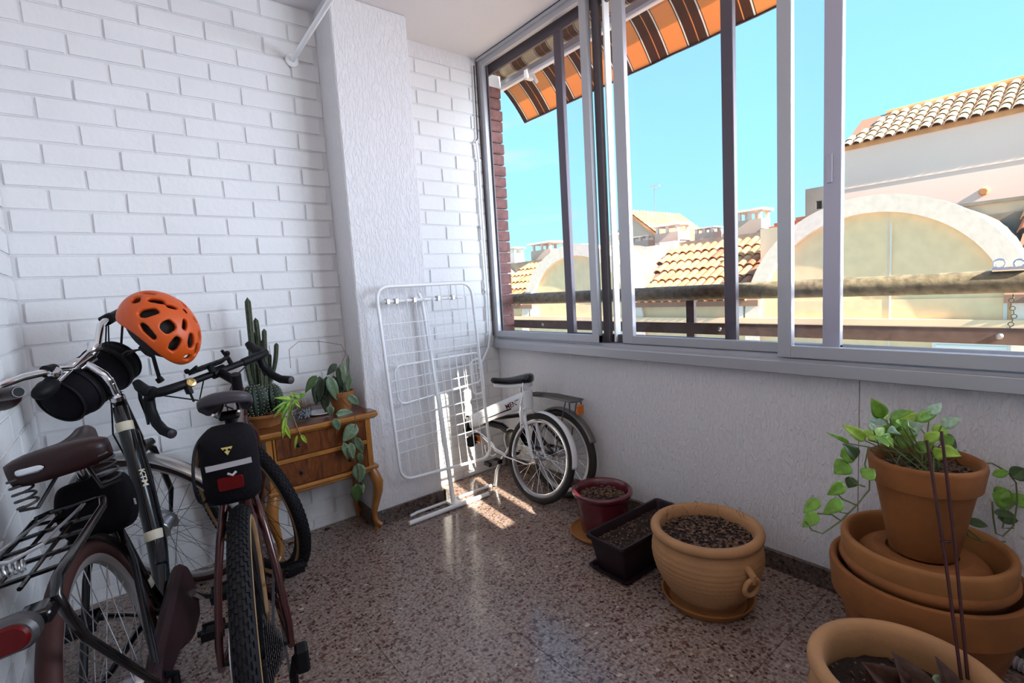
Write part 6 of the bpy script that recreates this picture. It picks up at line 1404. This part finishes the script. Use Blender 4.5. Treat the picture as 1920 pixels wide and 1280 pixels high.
rg = MB(); gear(rg, L(BBf+Vector((-0.05, 0, 0))), (1, 0, 0), 0.082, 0.003, 44); rg.obj('chainring', 'black_gloss', fb, smooth=False)
MB().torus(L(BBf+Vector((-0.056, 0, 0))), (1, 0, 0), 0.086, 0.004, 36, 6, sx=0.4).obj('chain_guard', 'steel_matte', fb)
ptube([BBf+Vector((-0.055, 0, 0)), (1.775, 2.36, 0.20), (1.768, 2.385, 0.165)], [0.011, 0.010, 0.010], 'steel_matte', 'crank')
pd = MB().box(-0.05, 0.05, -0.03, 0.03, -0.012, 0.012, Matrix.Translation(L((1.700, 2.395, 0.160))), ch=.003).obj('pedal', 'black_matte', fb, smooth=False)
pd2 = MB().lathe([(0.010, -0.045), (0.032, -0.045), (0.034, -0.035), (0.020, -0.03), (0.020, 0.03), (0.034, 0.035), (0.032, 0.045), (0.010, 0.045)], 14, L((1.640, 2.505, 0.292)), (0.8, 0.5, 0)).obj('pedal', 'black_matte', fb, angle=0.6)
MB().box(-0.005, 0.005, -0.028, 0.028, -0.022, 0.022, Matrix.Translation(L((1.672, 2.500, 0.292))), ch=.002).obj('reflector', 'orange_lens', pd2, smooth=False)
ptube([(1.655, 2.49, 0.355), (1.68, 2.44, 0.315), (1.695, 2.38, 0.275), (1.70, 2.36, 0.25), (1.72, 2.28, 0.225)], [0.008, 0.011, 0.012, 0.010, 0.007], 'chrome', 'handle_post')
ptube([(1.665, 2.42, 0.27), (1.655, 2.40, 0.235), (1.672, 2.36, 0.215), (1.69, 2.345, 0.225)], 0.004, 'chrome', 'brake_lever')
ptube([(1.700, 2.375, 0.24), (1.71, 2.28, 0.22), (1.735, 2.12, 0.205), (1.75, 2.05, 0.225)], 0.0045, 'chrome', 'handlebar')
ptube([(1.775, 2.375, 0.20), (1.722, 2.39, 0.10), (1.705, 2.395, 0.012)], [0.008, 0.013, 0.013], 'steel_matte', 'kickstand')
rkf = MB()
for xx in (1.862, 1.880, 1.898, 1.916, 1.934): rkf.tube([L((xx, 2.235, 0.570)), L((xx, 2.05, 0.583)), L((xx, 1.855, 0.580))], 0.0035, 6)
rkf.tube([L((1.855, 2.235, 0.570)), L((1.898, 2.255, 0.57)), L((1.941, 2.235, 0.570))], 0.0045, 6).tube([L((1.853, 1.855, 0.580)), L((1.898, 1.835, 0.58)), L((1.943, 1.855, 0.580))], 0.0045, 6)
for xx in (1.853, 1.943): rkf.tube([L((xx, 2.235, 0.570)), L((xx, 2.05, 0.583)), L((xx, 1.855, 0.580))], 0.0045, 6).tube([L((xx, 1.90, 0.575)), L((1.898+(xx-1.898)*1.3, 1.99, 0.262))], 0.0038, 6).tube([L((xx, 1.87, 0.575)), L((xx, 1.87, 0.52))], 0.004, 6)
for yy in (2.15, 1.98): rkf.cyl(L((1.853, yy, 0.578)), L((1.943, yy, 0.578)), 0.0035, 6)
rck = rkf.obj('rear_rack', 'fender_dark', fb)
MB().box(-0.024, 0.024, -0.010, 0.006, -0.026, 0.026, Matrix.Translation(L((1.898, 1.838, 0.533))), ch=.004).obj('tail_reflector', 'orange_lens', fb, smooth=False)

# a few fallen dry leaves by the wall
for i, (x_, y_) in enumerate(((0.735, 2.60), (0.55, 2.58))):
    lf = leaf_mb((x_, y_, 0.004), (x_+0.03, y_-0.014, 0.012), 0.016, fold=0.7).obj('fallen_leaf', 'leaf_dry', None); tag(lf, ('dry fallen leaf on the floor below the cabinet, right one', 'dry fallen leaf on the floor below the cabinet, left one')[i], 'leaf')
